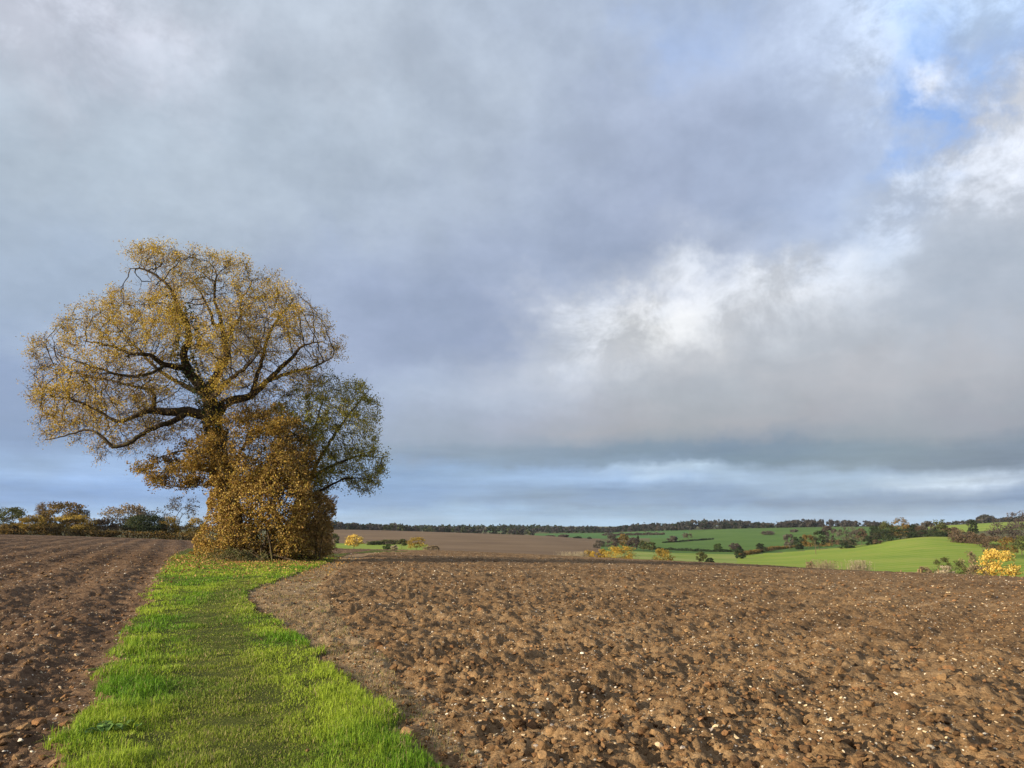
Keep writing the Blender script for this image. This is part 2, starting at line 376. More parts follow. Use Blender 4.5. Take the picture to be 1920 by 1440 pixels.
PROFILE = [  # photo column, distances, photo rows of the ground there
 (-250, (110, 150, 260, 700, 1200, 2000, 4500), (1003.5, 1001, 1001.5, 1001, 997, 992, 988)),
 (0, (110, 150, 260, 700, 1200, 2000, 4500), (1005, 1002.5, 1003, 1002, 997, 992, 988)),
 (370, (90, 120, 180, 260, 700, 1200, 2000, 4500), (1018, 1014, 1015, 1014, 1004, 997, 992, 988)),
 (520, (90, 150, 260, 600, 1200, 2000, 4500), (1021, 1023, 1022, 1014, 997, 992, 988)),
 (620, S1, (1029, 1032, 1031, 1021, 1004, 993, 996, 995, 990, 987.5)),
 (830, S1, (1034, 1037, 1034, 1024, 1008, 998, 1001, 997, 992, 988)),
 (1000, S1, (1041, 1045, 1041, 1027, 1012, 1004, 1005, 999, 992, 988)),
 (1130, S1, (1047, 1052, 1050, 1034, 1019, 1011, 1004, 998, 990, 988)),
 (1260, S1, (1053, 1059, 1054, 1040, 1022, 1010, 1002, 992, 988, 987)),
 (1400, S1, (1059.5, 1066, 1062, 1044, 1022, 1006, 994, 989.5, 987, 986)),
 (1600, S2, (1071.5, 1080, 1075, 1050, 1024, 1008, 996, 989, 987, 986, 986)),
 (1750, S2, (1077, 1086, 1080, 1045, 1006, 1003, 999, 992, 985, 985, 985)),
 (1920, S2, (1085, 1096, 1090, 1052, 1014, 998, 989, 982, 977, 976, 980)),
 (2250, S2, (1100, 1114, 1106, 1062, 1018, 1000, 988, 980, 972, 972, 978)),
]
GD = np.geomspace(2.0, 6500, 420)
prof = []; paz = []
for (u, ds, vs) in PROFILE:
    a, _ = azel(u, 1015); zs = []
    for dd, v in zip(ds, vs):
        zs.append(CZ+dd*math.tan(azel(u, v)[1]))
    nd = [0, 5, 12, 22, 35, 50, 68]; zc = zs[0]; d0 = ds[0]
    nz = [zc*max(0, (k-6)/(d0-6))**1.45 for k in nd]
    prof.append(pchip(nd+list(ds)+[7000], nz+zs+[zs[-1]], GD)); paz.append(a)
flat = np.minimum(GD*0, 0)-GD*.004
paz = [-math.pi, paz[0]-.9]+paz+[paz[-1]+.9, math.pi]; prof = [flat, flat]+prof+[flat, flat]
GA = np.linspace(-math.pi, math.pi, 1441)
paz = np.array(paz); prof = np.array(prof)
ZT = np.empty((len(GA), len(GD)))
for k in range(len(GD)): ZT[:, k] = pchip(paz, prof[:, k], GA)
ker = np.exp(-.5*(np.arange(-6, 7)/2.5)**2); ker /= ker.sum()
ZT = sum(ker[i]*np.roll(ZT, i-6, 0) for i in range(13))
LG = np.log(GD)
def height(x, y):
    x = np.asarray(x, float); y = np.asarray(y, float)
    a = (np.arctan2(x, y)+math.pi)/(2*math.pi)*1440; l = (np.log(np.maximum(np.hypot(x, y), 2.001))-LG[0])/(LG[1]-LG[0])
    i = np.clip(a.astype(int), 0, 1439); j = np.clip(l.astype(int), 0, len(GD)-2); fa = a-i; fl = np.clip(l-j, 0, 1)
    return (ZT[i, j]*(1-fa)+ZT[i+1, j]*fa)*(1-fl)+(ZT[i, j+1]*(1-fa)+ZT[i+1, j+1]*fa)*fl
def hit(u, v, dmin=3., dmax=6000.):
    """where the sight line through a photo pixel meets the ground"""
    d3 = pdir(u, v); hh = math.hypot(d3[0], d3[1]); ds = np.geomspace(dmin, dmax, 1500)
    x = d3[0]/hh*ds; y = d3[1]/hh*ds; rz = CZ+d3[2]/hh*ds; gz = height(x, y)
    w = np.nonzero(gz >= rz)[0]; k = w[0] if len(w) else int(np.argmin(rz-gz))
    return np.array([x[k], y[k], gz[k]])

# edges of the grass strip and of the bare track, traced on the ground
LEFT = [(110, 1440), (140, 1375), (180, 1290), (205, 1235), (255, 1165), (285, 1110), (306, 1068), (325, 1040), (350, 1030), (372, 1026)]
RIGHT = [(860, 1440), (790, 1415), (728, 1350), (664, 1300), (612, 1252), (566, 1212), (522, 1178), (484, 1145), (458, 1119), (470, 1106), (520, 1090), (572, 1072), (612, 1058), (638, 1045), (662, 1037), (700, 1032)]
gl = [hit(u, v)[:2] for u, v in LEFT]; gr = [hit(u, v)[:2] for u, v in RIGHT]
gl = [(26, -60), (1.3, -4.0), (-.6, 0.3)]+[tuple(p) for p in gl]; gr = [(29, -60), (4.0, -4.0), (2.1, .3)]+[tuple(p) for p in gr]
GRASS = gl+[(-16.5, 47), (-13, 62), (-10, 78)]+gr[::-1]
PLOUGH = [(905, 1440), (930, 1440), (830, 1365), (745, 1275), (690, 1215), (640, 1165), (598, 1125), (594, 1102), (612, 1084), (640, 1067), (664, 1052), (690, 1041), (722, 1035)]
pl = [tuple(hit(u, v)[:2]) for u, v in PLOUGH[1:]]
TRACK = gr + pl[::-1] + [(2.7, .3), (4.6, -4.0), (29.6, -60)]
PATH = [hit(u, v)[:2] for u, v in [(450, 1440), (425, 1330), (410, 1230), (405, 1160), (425, 1118), (470, 1085)]]

# ------------------------------------------------------------------ near ground (fine) and hills (coarser), one sheet in pieces
AZL, AZR = R(-39), R(39)
na = 551; A1 = np.linspace(AZL, AZR, na); D1 = np.geomspace(3.0, 128, 570)
def relief_right(x, y):
    n1 = fbm(x*6, y*6, 3, 31)-.5; n2 = fbm(x*6+9, y*6, 3, 33)-.5
    wx = x+.25*fbm(x*2, y*2, 2, 35)+.16*n1; wy = y+.25*fbm(x*2+9, y*2, 2, 37)+.16*n2
    rid = 1-np.abs(2*fbm(x*5, y*5, 3, 38)-1)
    h = .10*(fbm(x*.75, y*.75, 3, 1)-.5)+.050*lumps(wx*1.7, wy*1.7, 2, .25)+.040*lumps(wx*3.8, wy*3.8, 3, .4)+.042*lumps(wx*8, wy*8, 4, .55)+.040*lumps(wx*17, wy*17, 5, .75)+.075*(fbm(x*8, y*8, 4, 6, .6)-.5)+.05*rid
    s = x*.8-y*.6
    return h+.04*np.sin(s*2*np.pi/1.5+1.5*fbm(x*.5, y*.5, 2, 8))
def relief_left(x, y):
    s = x*.92+y*.40
    h = .10*(fbm(x*.8, y*.8, 3, 11)-.5)+.065*lumps(x*3.4+.7*fbm(x*6, y*6, 3, 41), y*3.4+.7*fbm(x*6+5, y*6, 3, 43), 12, .4)+.045*lumps(x*8+1.3*fbm(x*6, y*6, 3, 41), y*8, 13, .6)+.032*lumps(x*17, y*17, 14, .7)+.04*(fbm(x*9, y*9, 3, 16)-.5)
    return h+.045*np.sin(s*2*np.pi/1.9+1.2*fbm(x*.4, y*.4, 2, 18))
def surface(XX, YY):
    """class (0 turf, 1 track, 2 right field, 3 left field) and height of the ground near the camera"""
    DD = np.hypot(XX, YY)
    ing = inpoly(GRASS, XX, YY); dg = polydist(GRASS, XX, YY); int_ = inpoly(TRACK, XX, YY) & ~ing; dt = polydist(TRACK, XX, YY)
    side = np.where(XX > np.interp(YY, [-60, -4, 5.5, 10.8, 20, 35, 60, 130], [27, 2, -1.6, -4, -7.5, -11, -12, -12]), 1, 0)   # right or left field
    jit = (fbm(XX*1.6, YY*1.6, 3, 5)-.5)*.5+(vnoise(XX*7, YY*7, 9)-.5)*.14
    sg = np.where(ing, dg, -dg)+jit                  # ragged signed distance: >0 grass
    cls = np.where(sg > 0, 0, np.where((np.where(int_, dt, -dt)+jit*.9 > 0) & (side == 1), 1, np.where(side == 1, 2, 3)))
    pl_ = np.clip(np.where(cls == 0, 0, -sg)/.45, 0, 1)*np.where(cls == 1, .36+.34*np.clip((21-DD)/6, 0, 1), 1)
    pl_ = np.where(cls == 2, np.clip(np.minimum(-sg/.45, (np.where(int_, 0, dt)+.25)/.5), .15, 1), pl_)
    relief = np.where(side == 1, relief_right(XX, YY), relief_left(XX, YY))-.04
    relief_g = .05*(fbm(XX*1.1, YY*1.1, 3, 21)-.5)+.03*(fbm(XX*5, YY*5, 3, 23)-.5)
    h0 = height(XX, YY); fade = np.clip((128-DD)/25, 0, 1)
    return cls, h0+fade*(relief*pl_+relief_g*(1-pl_)+.04*(1-pl_)*(cls == 0))
AA, DD = np.meshgrid(A1, D1); XX = np.sin(AA)*DD; YY = np.cos(AA)*DD
cls, ZZ = surface(XX, YY)
def patch(name, X_, Y_, Z_, mask, mat, smooth=True):
    nr, nc = X_.shape; idx = np.arange(nr*nc).reshape(nr, nc)
    q = np.stack([idx[:-1, :-1], idx[:-1, 1:], idx[1:, 1:], idx[1:, :-1]], -1)[mask]
    if not len(q): return None
    us, inv = np.unique(q.ravel(), return_inverse=True)
    V = np.stack([X_.ravel()[us], Y_.ravel()[us], Z_.ravel()[us]], 1)
    return tag(link(name, mesh(name, V, [inv.reshape(-1, 4)], None, smooth), mat), kind='structure')
cf = cls[:-1, :-1]
patch('grass_path', XX, YY, ZZ, cf == 0, M_TURF)
patch('farm_track', XX, YY, ZZ, cf == 1, M_TRACK)
plough_right = patch('ploughed_field', XX, YY, ZZ, cf == 2, M_SOIL)
plough_left = patch('ploughed_field', XX, YY, ZZ, cf == 3, M_SOILL)
def ground(x, y):
    """height of the built near surface at a point"""
    a = (np.arctan2(x, y)-AZL)/(AZR-AZL)*(na-1); l = np.log(np.hypot(x, y)/3.0)/math.log(128/3.0)*(len(D1)-1)
    i = np.clip(a.astype(int), 0, na-2); j = np.clip(l.astype(int), 0, len(D1)-2); fa = np.clip(a-i, 0, 1); fl = np.clip(l-j, 0, 1)
    return (ZZ[j, i]*(1-fa)+ZZ[j, i+1]*fa)*(1-fl)+(ZZ[j+1, i]*(1-fa)+ZZ[j+1, i+1]*fa)*fl
def klass(x, y):
    a = (np.arctan2(x, y)-AZL)/(AZR-AZL)*(na-1); l = np.log(np.hypot(x, y)/3.0)/math.log(128/3.0)*(len(D1)-1)
    return cls[np.clip(np.round(l).astype(int), 0, len(D1)-1), np.clip(np.round(a).astype(int), 0, na-1)]

# hills
A2 = np.linspace(AZL, AZR, 481); D2 = np.geomspace(128, 6400, 190)
BA, BD = np.meshgrid(A2, D2); BX = np.sin(BA)*BD; BY = np.cos(BA)*BD; BZ = height(BX, BY)
def poly(pts, dmin=135): return [tuple(hit(u, v, dmin)[:2]) for u, v in pts]
def far_cls():
    c = np.zeros(BX.shape, int)                             # 0 rough ground under woods and hedges
    # photo column and distance of every point, to lay the fields out along their visible boundaries
    dz = np.stack([BX, BY*math.cos(PITCH)+(BZ-CZ)*math.sin(PITCH), -BY*math.sin(PITCH)+(BZ-CZ)*math.cos(PITCH)])
    U = 960+F*dz[0]/dz[1]; Vv = 720-F*dz[2]/dz[1]
    def reg(k, dlo, dhi, pts):
        P = np.array([hit(u, v, dlo, dhi)[:2] for u, v in pts])
        c[inpoly(P, BX, BY)] = k
    c[(BD < 250) & (U < 560)] = 7                           # the left field runs on to the trees
    c[(BD < 300) & (U >= 560)] = 6
    reg(5, 300, 700, [(560, 1036), (900, 1036), (900, 1026), (800, 1021.5), (620, 1018.5), (560, 1016)])
    c[(U > 520) & (U < 1125) & (BD > 640) & (BD < 1230)] = 1; c[(U > 800) & (U < 1140-(BD-300)*.05) & (BD >= 230) & (BD < 700)] = 1
    c[(U >= 1140-(BD-300)*.05) & (U < 1380) & (BD > 300) & (BD < 640)] = 4
    c[(U >= 1380) & (U < 1960) & (BD > 250) & (BD < 640+np.clip((U-1380)*.35, 0, 90))] = 2
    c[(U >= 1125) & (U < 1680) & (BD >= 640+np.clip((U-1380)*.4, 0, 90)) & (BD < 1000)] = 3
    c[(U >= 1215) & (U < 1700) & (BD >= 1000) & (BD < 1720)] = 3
    c[(U >= 1000) & (U < 1290) & (BD >= 1230) & (BD < 1800)] = 8
    c[(U >= 1740) & (U < 2100) & (BD >= 1150) & (BD < 1800)] = 2
    c[(BD > 2000) & (BD < 3000) & (np.sin(U/70.)+.6*np.sin(U/31.+BD/200) > .5)] = 8
    c[(U >= 1960) & (BD < 1500) & (BD > 300)] = 2
    return c
FC = far_cls(); fcf = FC[:-1, :-1]
for k, nm, mt in ((0, 'rough_ground', M_ROUGH), (1, 'brown_hill_field', M_BROWN), (2, 'bright_meadow', M_MEADOW), (3, 'green_crop_field', M_CROP_SHADE), (4, 'pale_meadow', M_PALE), (5, 'valley_meadow', M_MEADOW), (6, 'field_margin', M_SOIL), (7, 'ploughed_field_end', M_SOILL), (8, 'far_crop_field', M_CROP_SHADE2)):
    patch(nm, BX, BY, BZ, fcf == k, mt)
# the rest of the ground all round, out to the horizon
A3 = np.linspace(AZR-R(.2), 2*math.pi+AZL+R(.2), 260); D3 = np.geomspace(2.9, 128, 130)
CA, CD = np.meshgrid(A3, D3); CX = np.sin(CA)*CD; CY = np.cos(CA)*CD; cc, cz = surface(CX, CY); cz = cz-.02
RING = (('grass_path', M_TURF), ('farm_track', M_TRACK), ('ploughed_field', M_SOIL), ('ploughed_field', M_SOILL))
for k, (nm, mt) in enumerate(RING): patch(nm, CX, CY, cz, cc[:-1, :-1] == k, mt)
CA, CD = np.meshgrid(A3, np.geomspace(128, 6400, 40)); CX = np.sin(CA)*CD; CY = np.cos(CA)*CD
patch('open_ground', CX, CY, height(CX, CY), np.ones((39, 259), bool), M_ROUGH)
A4 = np.linspace(0, 2*math.pi, 241); D4 = np.r_[.01, np.linspace(.1, 3.05, 45)]; CA, CD = np.meshgrid(A4, D4); CX = np.sin(CA)*CD; CY = np.cos(CA)*CD; cc, cz = surface(CX, CY); cz = cz-.02
for k, (nm, mt) in enumerate(RING): patch(nm, CX, CY, cz, cc[:-1, :-1] == k, mt)

# ------------------------------------------------------------------ soil clods and flints
def blob_mesh(name, seed, sub, flat=.7, rough=.35):
    import bmesh
    bm = bmesh.new(); bmesh.ops.create_icosphere(bm, subdivisions=sub, radius=1)
    r_ = np.random.default_rng(seed)
    for v in bm.verts: v.co *= 1-rough/2+rough*r_.random()
    V = np.array([v.co[:] for v in bm.verts])
    for k in range(7):                                   # break facets off the lump
        nn = r_.normal(size=3); nn /= np.linalg.norm(nn); c_ = .45+.3*r_.random(); dd_ = V@nn-c_; V -= np.maximum(dd_, 0)[:, None]*nn*.92
    V[:, 2] *= flat; V[:, 1] *= .65+.35*r_.random()
    T = np.array([[v.index for v in f.verts] for f in bm.faces]); bm.free()
    return V, T
def scatter(n, dlo, dhi, a0, a1, rg, power=1.0):
    t = rg.random(n)**power; dd = dlo*(dhi/dlo)**t; aa = a0+(a1-a0)*rg.random(n)
    return np.sin(aa)*dd, np.cos(aa)*dd, dd
def rotz(V, a):
    c, s = np.cos(a), np.sin(a); return np.stack([V[..., 0]*c-V[..., 1]*s, V[..., 0]*s+V[..., 1]*c, V[..., 2]], -1)
def scatter_mesh(x, y, size, protos, rg, cols, sink=.25):
    bag = Bag(); z = ground(x, y)
    for k, (V, T) in enumerate(protos):
        m = np.arange(len(x)) % len(protos) == k; n = m.sum()
        if not n: continue
        Vk = rotz(np.repeat(V[None], n, 0), (rg.random(n)*6.28)[:, None])
        tilt = rg.normal(size=(n, 1))*.35; c, s = np.cos(tilt), np.sin(tilt)
        Vk = np.stack([Vk[..., 0]*c-Vk[..., 2]*s, Vk[..., 1], Vk[..., 0]*s+Vk[..., 2]*c], -1)
        P = np.stack([x[m], y[m], z[m]+size[m]*sink], 1)
        W_ = P[:, None]+Vk*size[m][:, None, None]
        Tk = (np.arange(n)*len(V))[:, None, None]+T[None]
        bag.add(W_.reshape(-1, 3), None, Tk.reshape(-1, 3), np.repeat(cols[m], len(V), 0))
    return bag
def attr_mat(name, rough, spec, grain):
    m, q, b, o = material(name, rough, spec); p = geo(q)
    n = q.noise(p, grain, 5, .65).outputs['Fac']
    c = q.mix(1.0, q.n('ShaderNodeAttribute', attribute_name='Col').outputs['Color'], q.ramp(n, [(.3, (.55, .55, .55)), (.7, (1.25, 1.2, 1.15))]), 'MULTIPLY')
    q.link(c, b.inputs['Base Color']); bump(q, b, n, .02); return m
M_CLOD = attr_mat('clod', .97, .08, 24); M_FLINT = attr_mat('flint', .6, .35, 12)
rs = np.random.default_rng(11)
CP = [blob_mesh('clod', 40+i, 2, .7, .5) for i in range(5)]; CP1 = [blob_mesh('clod', 60+i, 1, .6, .5) for i in range(6)]
OP = [(np.array([[1, 0, 0], [0, .7+.1*i, 0], [-.9, .1, 0], [0, -.8, .1], [.1, 0, .55], [0, 0, -.5]])*(.8+.1*i), np.array([[0, 1, 4], [1, 2, 4], [2, 3, 4], [3, 0, 4], [1, 0, 5], [2, 1, 5], [3, 2, 5], [0, 3, 5]])) for i in range(4)]
FP = [blob_mesh('flint', 80+i, 1, .5, .6) for i in range(8)]
CLODPAL = [(.175, .105, .052), (.14, .082, .041), (.22, .138, .07), (.11, .064, .033), (.185, .10, .048)]
FLPAL = [(.55, .47, .35), (.48, .37, .23), (.62, .56, .46), (.36, .27, .17), (.34, .29, .25), (.52, .41, .25)]
for parent, kk, a0, a1, nb, nf in ((plough_right, 2, R(-20), R(38), 1.0, 1.0), (plough_left, 3, R(-38), R(-8), .34, .30)):
    # the largest ones lie loose as single pieces of the field
    for kind, pr, cnt, mat, pal, lo, hi in (('soil_clod', CP, int(230*nb), M_CLOD, CLODPAL, .035, .085), ('flint', FP, int(230*nb), M_FLINT, FLPAL, .014, .045)):
        x, y, dd = scatter(cnt*4, 5.2, 17, a0, a1, rs, 1.0); ok = klass(x, y) == kk; x, y = x[ok][:cnt], y[ok][:cnt]
        z = ground(x, y); meshes = []
        for i, (V, T) in enumerate(pr):
            for c in range(4 if kind == 'flint' else 2):
                col = np.array(pal)[rs.integers(0, len(pal))]*(.85+.3*rs.random()); meshes.append(mesh(kind, V, [T], np.broadcast_to(col, V.shape), False)); meshes[-1].materials.append(mat)
        for i in range(len(x)):
            s = lo+(hi-lo)*rs.random()**1.8
            o = link(kind, meshes[rs.integers(0, len(meshes))], None, parent, (x[i], y[i], z[i]+s*.12)); o.scale = (s*(.9+.5*rs.random()), s, s*(.8+.4*rs.random())); o.rotation_euler = (rs.normal()*.3, rs.normal()*.3, rs.random()*6.28)
    n = int(21000*nb); x, y, dd = scatter(n, 4.6, 70, a0, a1, rs, 1.05); ok = klass(x, y) == kk; x, y, dd = x[ok], y[ok], dd[ok]
    sz = (.009+.036*rs.random(len(x))**2.6)*np.clip(dd/14, 1, 2.0)
    c = pick(CLODPAL, len(x), rs, .15); nr = dd < 16; b = scatter_mesh(x[nr], y[nr], sz[nr], CP1, rs, c[nr]); b2 = scatter_mesh(x[~nr], y[~nr], sz[~nr], OP, rs, c[~nr])
    for V_, T_, C_ in zip(b2.V, b2.T, b2.C): b.add(V_, None, T_-T_.min(), C_)
    tag(b.build('small_clods', M_CLOD, parent), kind='stuff')
    n = int(22000*nf); x, y, dd = scatter(n, 4.6, 80, a0, a1, rs, .9); ok = (klass(x, y) == kk) & (rs.random(n) < np.clip(3.2*(fbm(x*.7, y*.7, 3, 91)-.28), .15, 1)); x, y, dd = x[ok], y[ok], dd[ok]
    sz = (.005+.017*rs.random(len(x))**2.6)*np.clip(dd/12, 1, 2.4)
    c = pick(FLPAL, len(x), rs, .12); nr = dd < 11; b = scatter_mesh(x[nr], y[nr], sz[nr], FP, rs, c[nr], .3); b2 = scatter_mesh(x[~nr], y[~nr], sz[~nr], OP, rs, c[~nr], .3)
    for V_, T_, C_ in zip(b2.V, b2.T, b2.C): b.add(V_, None, T_-T_.min(), C_)
    tag(b.build('flint_scatter', M_FLINT, parent), kind='stuff')

# a few crumbs and chips trodden into the track as well
x, y, dd = scatter(9000, 4.6, 40, R(-22), R(8), rs, 1.1); ok = (klass(x, y) == 1); x, y, dd = x[ok], y[ok], dd[ok]
tag(scatter_mesh(x, y, (.008+.03*rs.random(len(x))**2.5)*np.clip(dd/14, 1, 2), CP1, rs, pick(CLODPAL, len(x), rs, .15)).build('track_crumbs', M_CLOD), 'brown crumbs of soil scattered on the trodden track edge', 'soil crumbs', kind='stuff')
x, y, dd = scatter(5000, 4.6, 40, R(-22), R(8), rs, .95); ok = (klass(x, y) == 1); x, y, dd = x[ok], y[ok], dd[ok]
tag(scatter_mesh(x, y, (.005+.014*rs.random(len(x))**2.5)*np.clip(dd/12, 1, 2), FP, rs, pick(FLPAL, len(x), rs, .15), .3).build('track_chips', M_FLINT), 'pale stone chips scattered on the trodden track edge', 'stone chips', kind='stuff')

# ------------------------------------------------------------------ grass
def blades(x, y, length, width, cols, rg, lean=.5):
    n = len(x); z = ground(x, y)-.012
    a = rg.random(n)*6.283; dx, dy = np.cos(a), np.sin(a); b = rg.normal(size=n)*lean; bx = np.cos(a+1.57+rg.normal(size=n)*.5); by = np.sin(a+1.57+rg.normal(size=n)*.5)
    bend = length*(.40+.75*rg.random(n))*np.clip(np.abs(b)/lean, 0, 2.2)
    w = width*.5
    P0 = np.stack([x, y, z], 1); M_ = P0+np.stack([bx*bend*.35, by*bend*.35, length*.55], 1); E = P0+np.stack([bx*bend, by*bend, np.maximum(length*.95-bend*.45, length*.25)], 1)
    S = np.stack([dx*w, dy*w, 0*w], 1)
    V = np.stack([P0-S, P0+S, M_+S*.8, M_-S*.8, E], 1).reshape(-1, 3); k = (np.arange(n)*5)[:, None]
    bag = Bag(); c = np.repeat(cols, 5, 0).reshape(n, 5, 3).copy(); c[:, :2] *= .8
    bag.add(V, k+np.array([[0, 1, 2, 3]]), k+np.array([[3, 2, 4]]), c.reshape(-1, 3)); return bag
gs = np.random.default_rng(21)
n = 740000; x, y, dd = scatter(n, 4.3, 48, R(-37), R(8), gs, .85)
sgq = np.where(inpoly(GRASS, x, y), 1, -1)*polydist(GRASS, x, y)+(fbm(x*1.6, y*1.6, 3, 5)-.5)*.5+(vnoise(x*7, y*7, 9)-.5)*.14
pw = polydist(PATH, x, y, False); onpath = np.clip(1-(pw-.22-.25*(fbm(x*.8, y*.8, 2, 59)-.5))/.38, 0, 1)*np.clip((30-dd)/8, 0, 1)
patchn = fbm(x*.9, y*.9, 3, 51); tuss = fbm(x*2.6, y*2.6, 2, 53)
keep = (sgq > -.04) & (gs.random(n) < np.clip(.55+.9*(tuss-.4), .25, 1)*(1+.9*onpath))
x, y, dd, sgq, onpath, patchn, tuss = (q[keep] for q in (x, y, dd, sgq, onpath, patchn, tuss))
if len(x) > 220000:
    s_ = gs.permutation(len(x))[:220000]; x, y, dd, sgq, onpath, patchn, tuss = (q[s_] for q in (x, y, dd, sgq, onpath, patchn, tuss))
L = (.028+.062*gs.random(len(x))**1.3)*(.5+1.7*np.clip(tuss-.3, 0, 1))*(1-.32*onpath)*np.where((sgq < .45) & (x > -3.5-.35*y+2), 1.45, 1.0)
Wd = (.0028+.003*gs.random(len(x)))*np.clip(dd/6, 1, 5)
t = np.clip((patchn-.34)/.26+gs.normal(size=len(x))*.25, 0, 1)[:, None]
cg = np.array([.125, .25, .016])*(1-t)+np.array([.30, .385, .034])*t
cg = cg*(1-.5*onpath[:, None])+np.array([.125, .135, .028])*.5*onpath[:, None]
straw = gs.random(len(x)) < .05+.10*onpath+.22*np.clip(1-sgq/.22, 0, 1)*(fbm(x*1.4, y*1.4, 2, 57) > .5); cg[straw] = np.array([.36, .29, .13])*(.7+.5*gs.random((straw.sum(), 1)))
cg *= (.8+.4*gs.random((len(x), 1)))
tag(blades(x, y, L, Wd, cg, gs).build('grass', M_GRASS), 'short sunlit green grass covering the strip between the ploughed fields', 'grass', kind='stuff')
# dry stubble and sparse grass along the trodden margin on the right of the strip
n = 120000; x, y, dd = scatter(n, 4.4, 34, R(-18), R(6), gs, .9); ok = (klass(x, y) == 1) & (fbm(x*2.2, y*2.2, 3, 61)+.1*gs.normal(size=n) > .45); x, y, dd = x[ok], y[ok], dd[ok]
cg = pick([(.30, .22, .10), (.22, .14, .06), (.38, .30, .16), (.14, .16, .03), (.20, .09, .04)], len(x), gs)
tag(blades(x, y, .02+.06*gs.random(len(x)), (.003+.002*gs.random(len(x)))*np.clip(dd/7, 1, 4), cg, gs, 1.0).build('dry_stubble', M_GRASS), 'thin straw coloured stubble along the trodden edge of the ploughed field', 'stubble', kind='stuff')
# soil thrown on to the turf along both margins
x, y, dd = scatter(26000, 4.6, 40, R(-36), R(6), gs, .9); sgm = np.where(inpoly(GRASS, x, y), 1, -1)*polydist(GRASS, x, y); ok = (klass(x, y) == 0) & (gs.random(len(x)) < .35*np.exp(-np.maximum(sgm, 0)/.16)); x, y, dd = x[ok], y[ok], dd[ok]
tag(scatter_mesh(x, y, (.008+.016*gs.random(len(x))**2.5)*np.clip(dd/14, 1, 2), CP1, gs, pick(CLODPAL, len(x), gs, .15), .9).build('spilled_soil', M_CLOD), 'crumbs of soil spilled on the margins of the grass strip', 'soil crumbs', kind='stuff')
# leaves blown down on the turf under the oak
x = -12.5+gs.normal(size=4200)*5.0; y = 37.0+gs.normal(size=4200)*6.5; ok = (np.hypot(x, y) > 14) & (klass(x, y) <= 1); x, y = x[ok], y[ok]
fl = Bag(); leaves(fl, np.stack([x, y, ground(x, y)+.035+.02*gs.random(len(x))], 1), .10, pick([(.34, .19, .06), (.42, .27, .10), (.24, .12, .04)], len(x), gs), gs); tag(fl.build('fallen_leaves', M_LEAF), 'brown leaves fallen on the grass under the oak', 'leaves', kind='stuff')
# broad-leaved weed in the strip near the lower left
wp = hit(200, 1382); wr = thing('dock_plant', 'low broad leaved weed at the left edge of the grass strip', 'weed', (wp[0], wp[1], ground(wp[:1], wp[1:2])[0]))
for i in range(16):
    a = gs.random()*6.28; l = .05+.05*gs.random(); bag = Bag(); t = np.linspace(0, 1, 6); wd = .026*np.sin(np.pi*np.clip(t*.9+.08, 0, 1))
    off = np.array([gs.normal()*.10, gs.normal()*.10]); cx = t*l; cz = .02+.035*np.sin(t*2.3); V = np.concatenate([np.stack([cx, wd, cz+.012], 1), np.stack([cx, 0*wd, cz], 1), np.stack([cx, -wd, cz+.012], 1)])
    V = rotz(V, a); V[:, :2] += off; k = np.arange(5); Q = np.concatenate([np.stack([k, k+1, k+7, k+6], 1), np.stack([k+6, k+7, k+13, k+12], 1)])
    bag.add(V, Q, None, np.array([.13, .22, .05])*(.8+.6*gs.random())); bag.build('leaf', M_LEAF, wr, None, True)
# molehill-like lump of earth on the strip
mp_ = hit(192, 1340); V, T = blob_mesh('m', 5, 2, .6, .3)
mo = link('earth_lump', mesh('earth_lump', V*.085, [T], np.broadcast_to(np.array([.17, .09, .05]), V.shape), True), M_CLOD, None, (mp_[0], mp_[1], ground(mp_[:1], mp_[1:2])[0]+.02))
tag(mo, 'small reddish lump of earth lying on the left edge of the grass', 'clod')

# ------------------------------------------------------------------ the big trees
def limb_nodes(spec, Y0, step=.24):
    """spec: list of (start key or None, [(u, v, dy, r)...]); returns nodes, parents, minimum radii"""
    P = []; par = []; rad = []; lid = []
    for li, pts in enumerate(spec):
        W_ = np.array([at(u, v, Y0+dy) for (u, v, dy, r) in pts]); rr = np.array([p[3] for p in pts])
        seg = np.r_[0, np.cumsum(np.linalg.norm(np.diff(W_, axis=0), axis=1))]; n = max(2, int(seg[-1]/step)+1); s = np.linspace(0, seg[-1], n)
        # smooth spline through the points
        Q = np.stack([pchip(seg, W_[:, k], s) for k in range(3)], 1); q = np.interp(s, seg, rr)
        if not P: prev = -1; st = 0
        else:
            prev = int(np.argmin(np.linalg.norm(np.array(P)-Q[0], axis=1))); st = 1
        for i in range(st, n): P.append(Q[i]+(rng.normal(size=3)*.02 if i > 0 else 0)); par.append(prev); rad.append(q[i]); lid.append(li); prev = len(P)-1
    return np.array(P), np.array(par), np.array(rad), lid
def crown_points(poly_, Y0, depth, n, rg, shell=.5, yoff=0.0):
    poly_ = np.array(poly_, float); lo = poly_.min(0); hi = poly_.max(0); out = []
    while len(out) < n:
        u = lo[0]+(hi[0]-lo[0])*rg.random(n*3); v = lo[1]+(hi[1]-lo[1])*rg.random(n*3)
        m = inpoly(poly_, u, v); u, v = u[m], v[m]; bd = polydist(poly_, u, v); t = np.clip(bd/(.55*min(hi-lo)*.9), 0, 1)
        half = depth*np.sqrt(1-(1-t)**2); w = rg.random(len(u))*2-1; w = np.sign(w)*np.abs(w)**shell
        for a, b, c in zip(u, v, w*half): out.append(at(a, b, Y0+c+yoff))
    return np.array(out[:n])
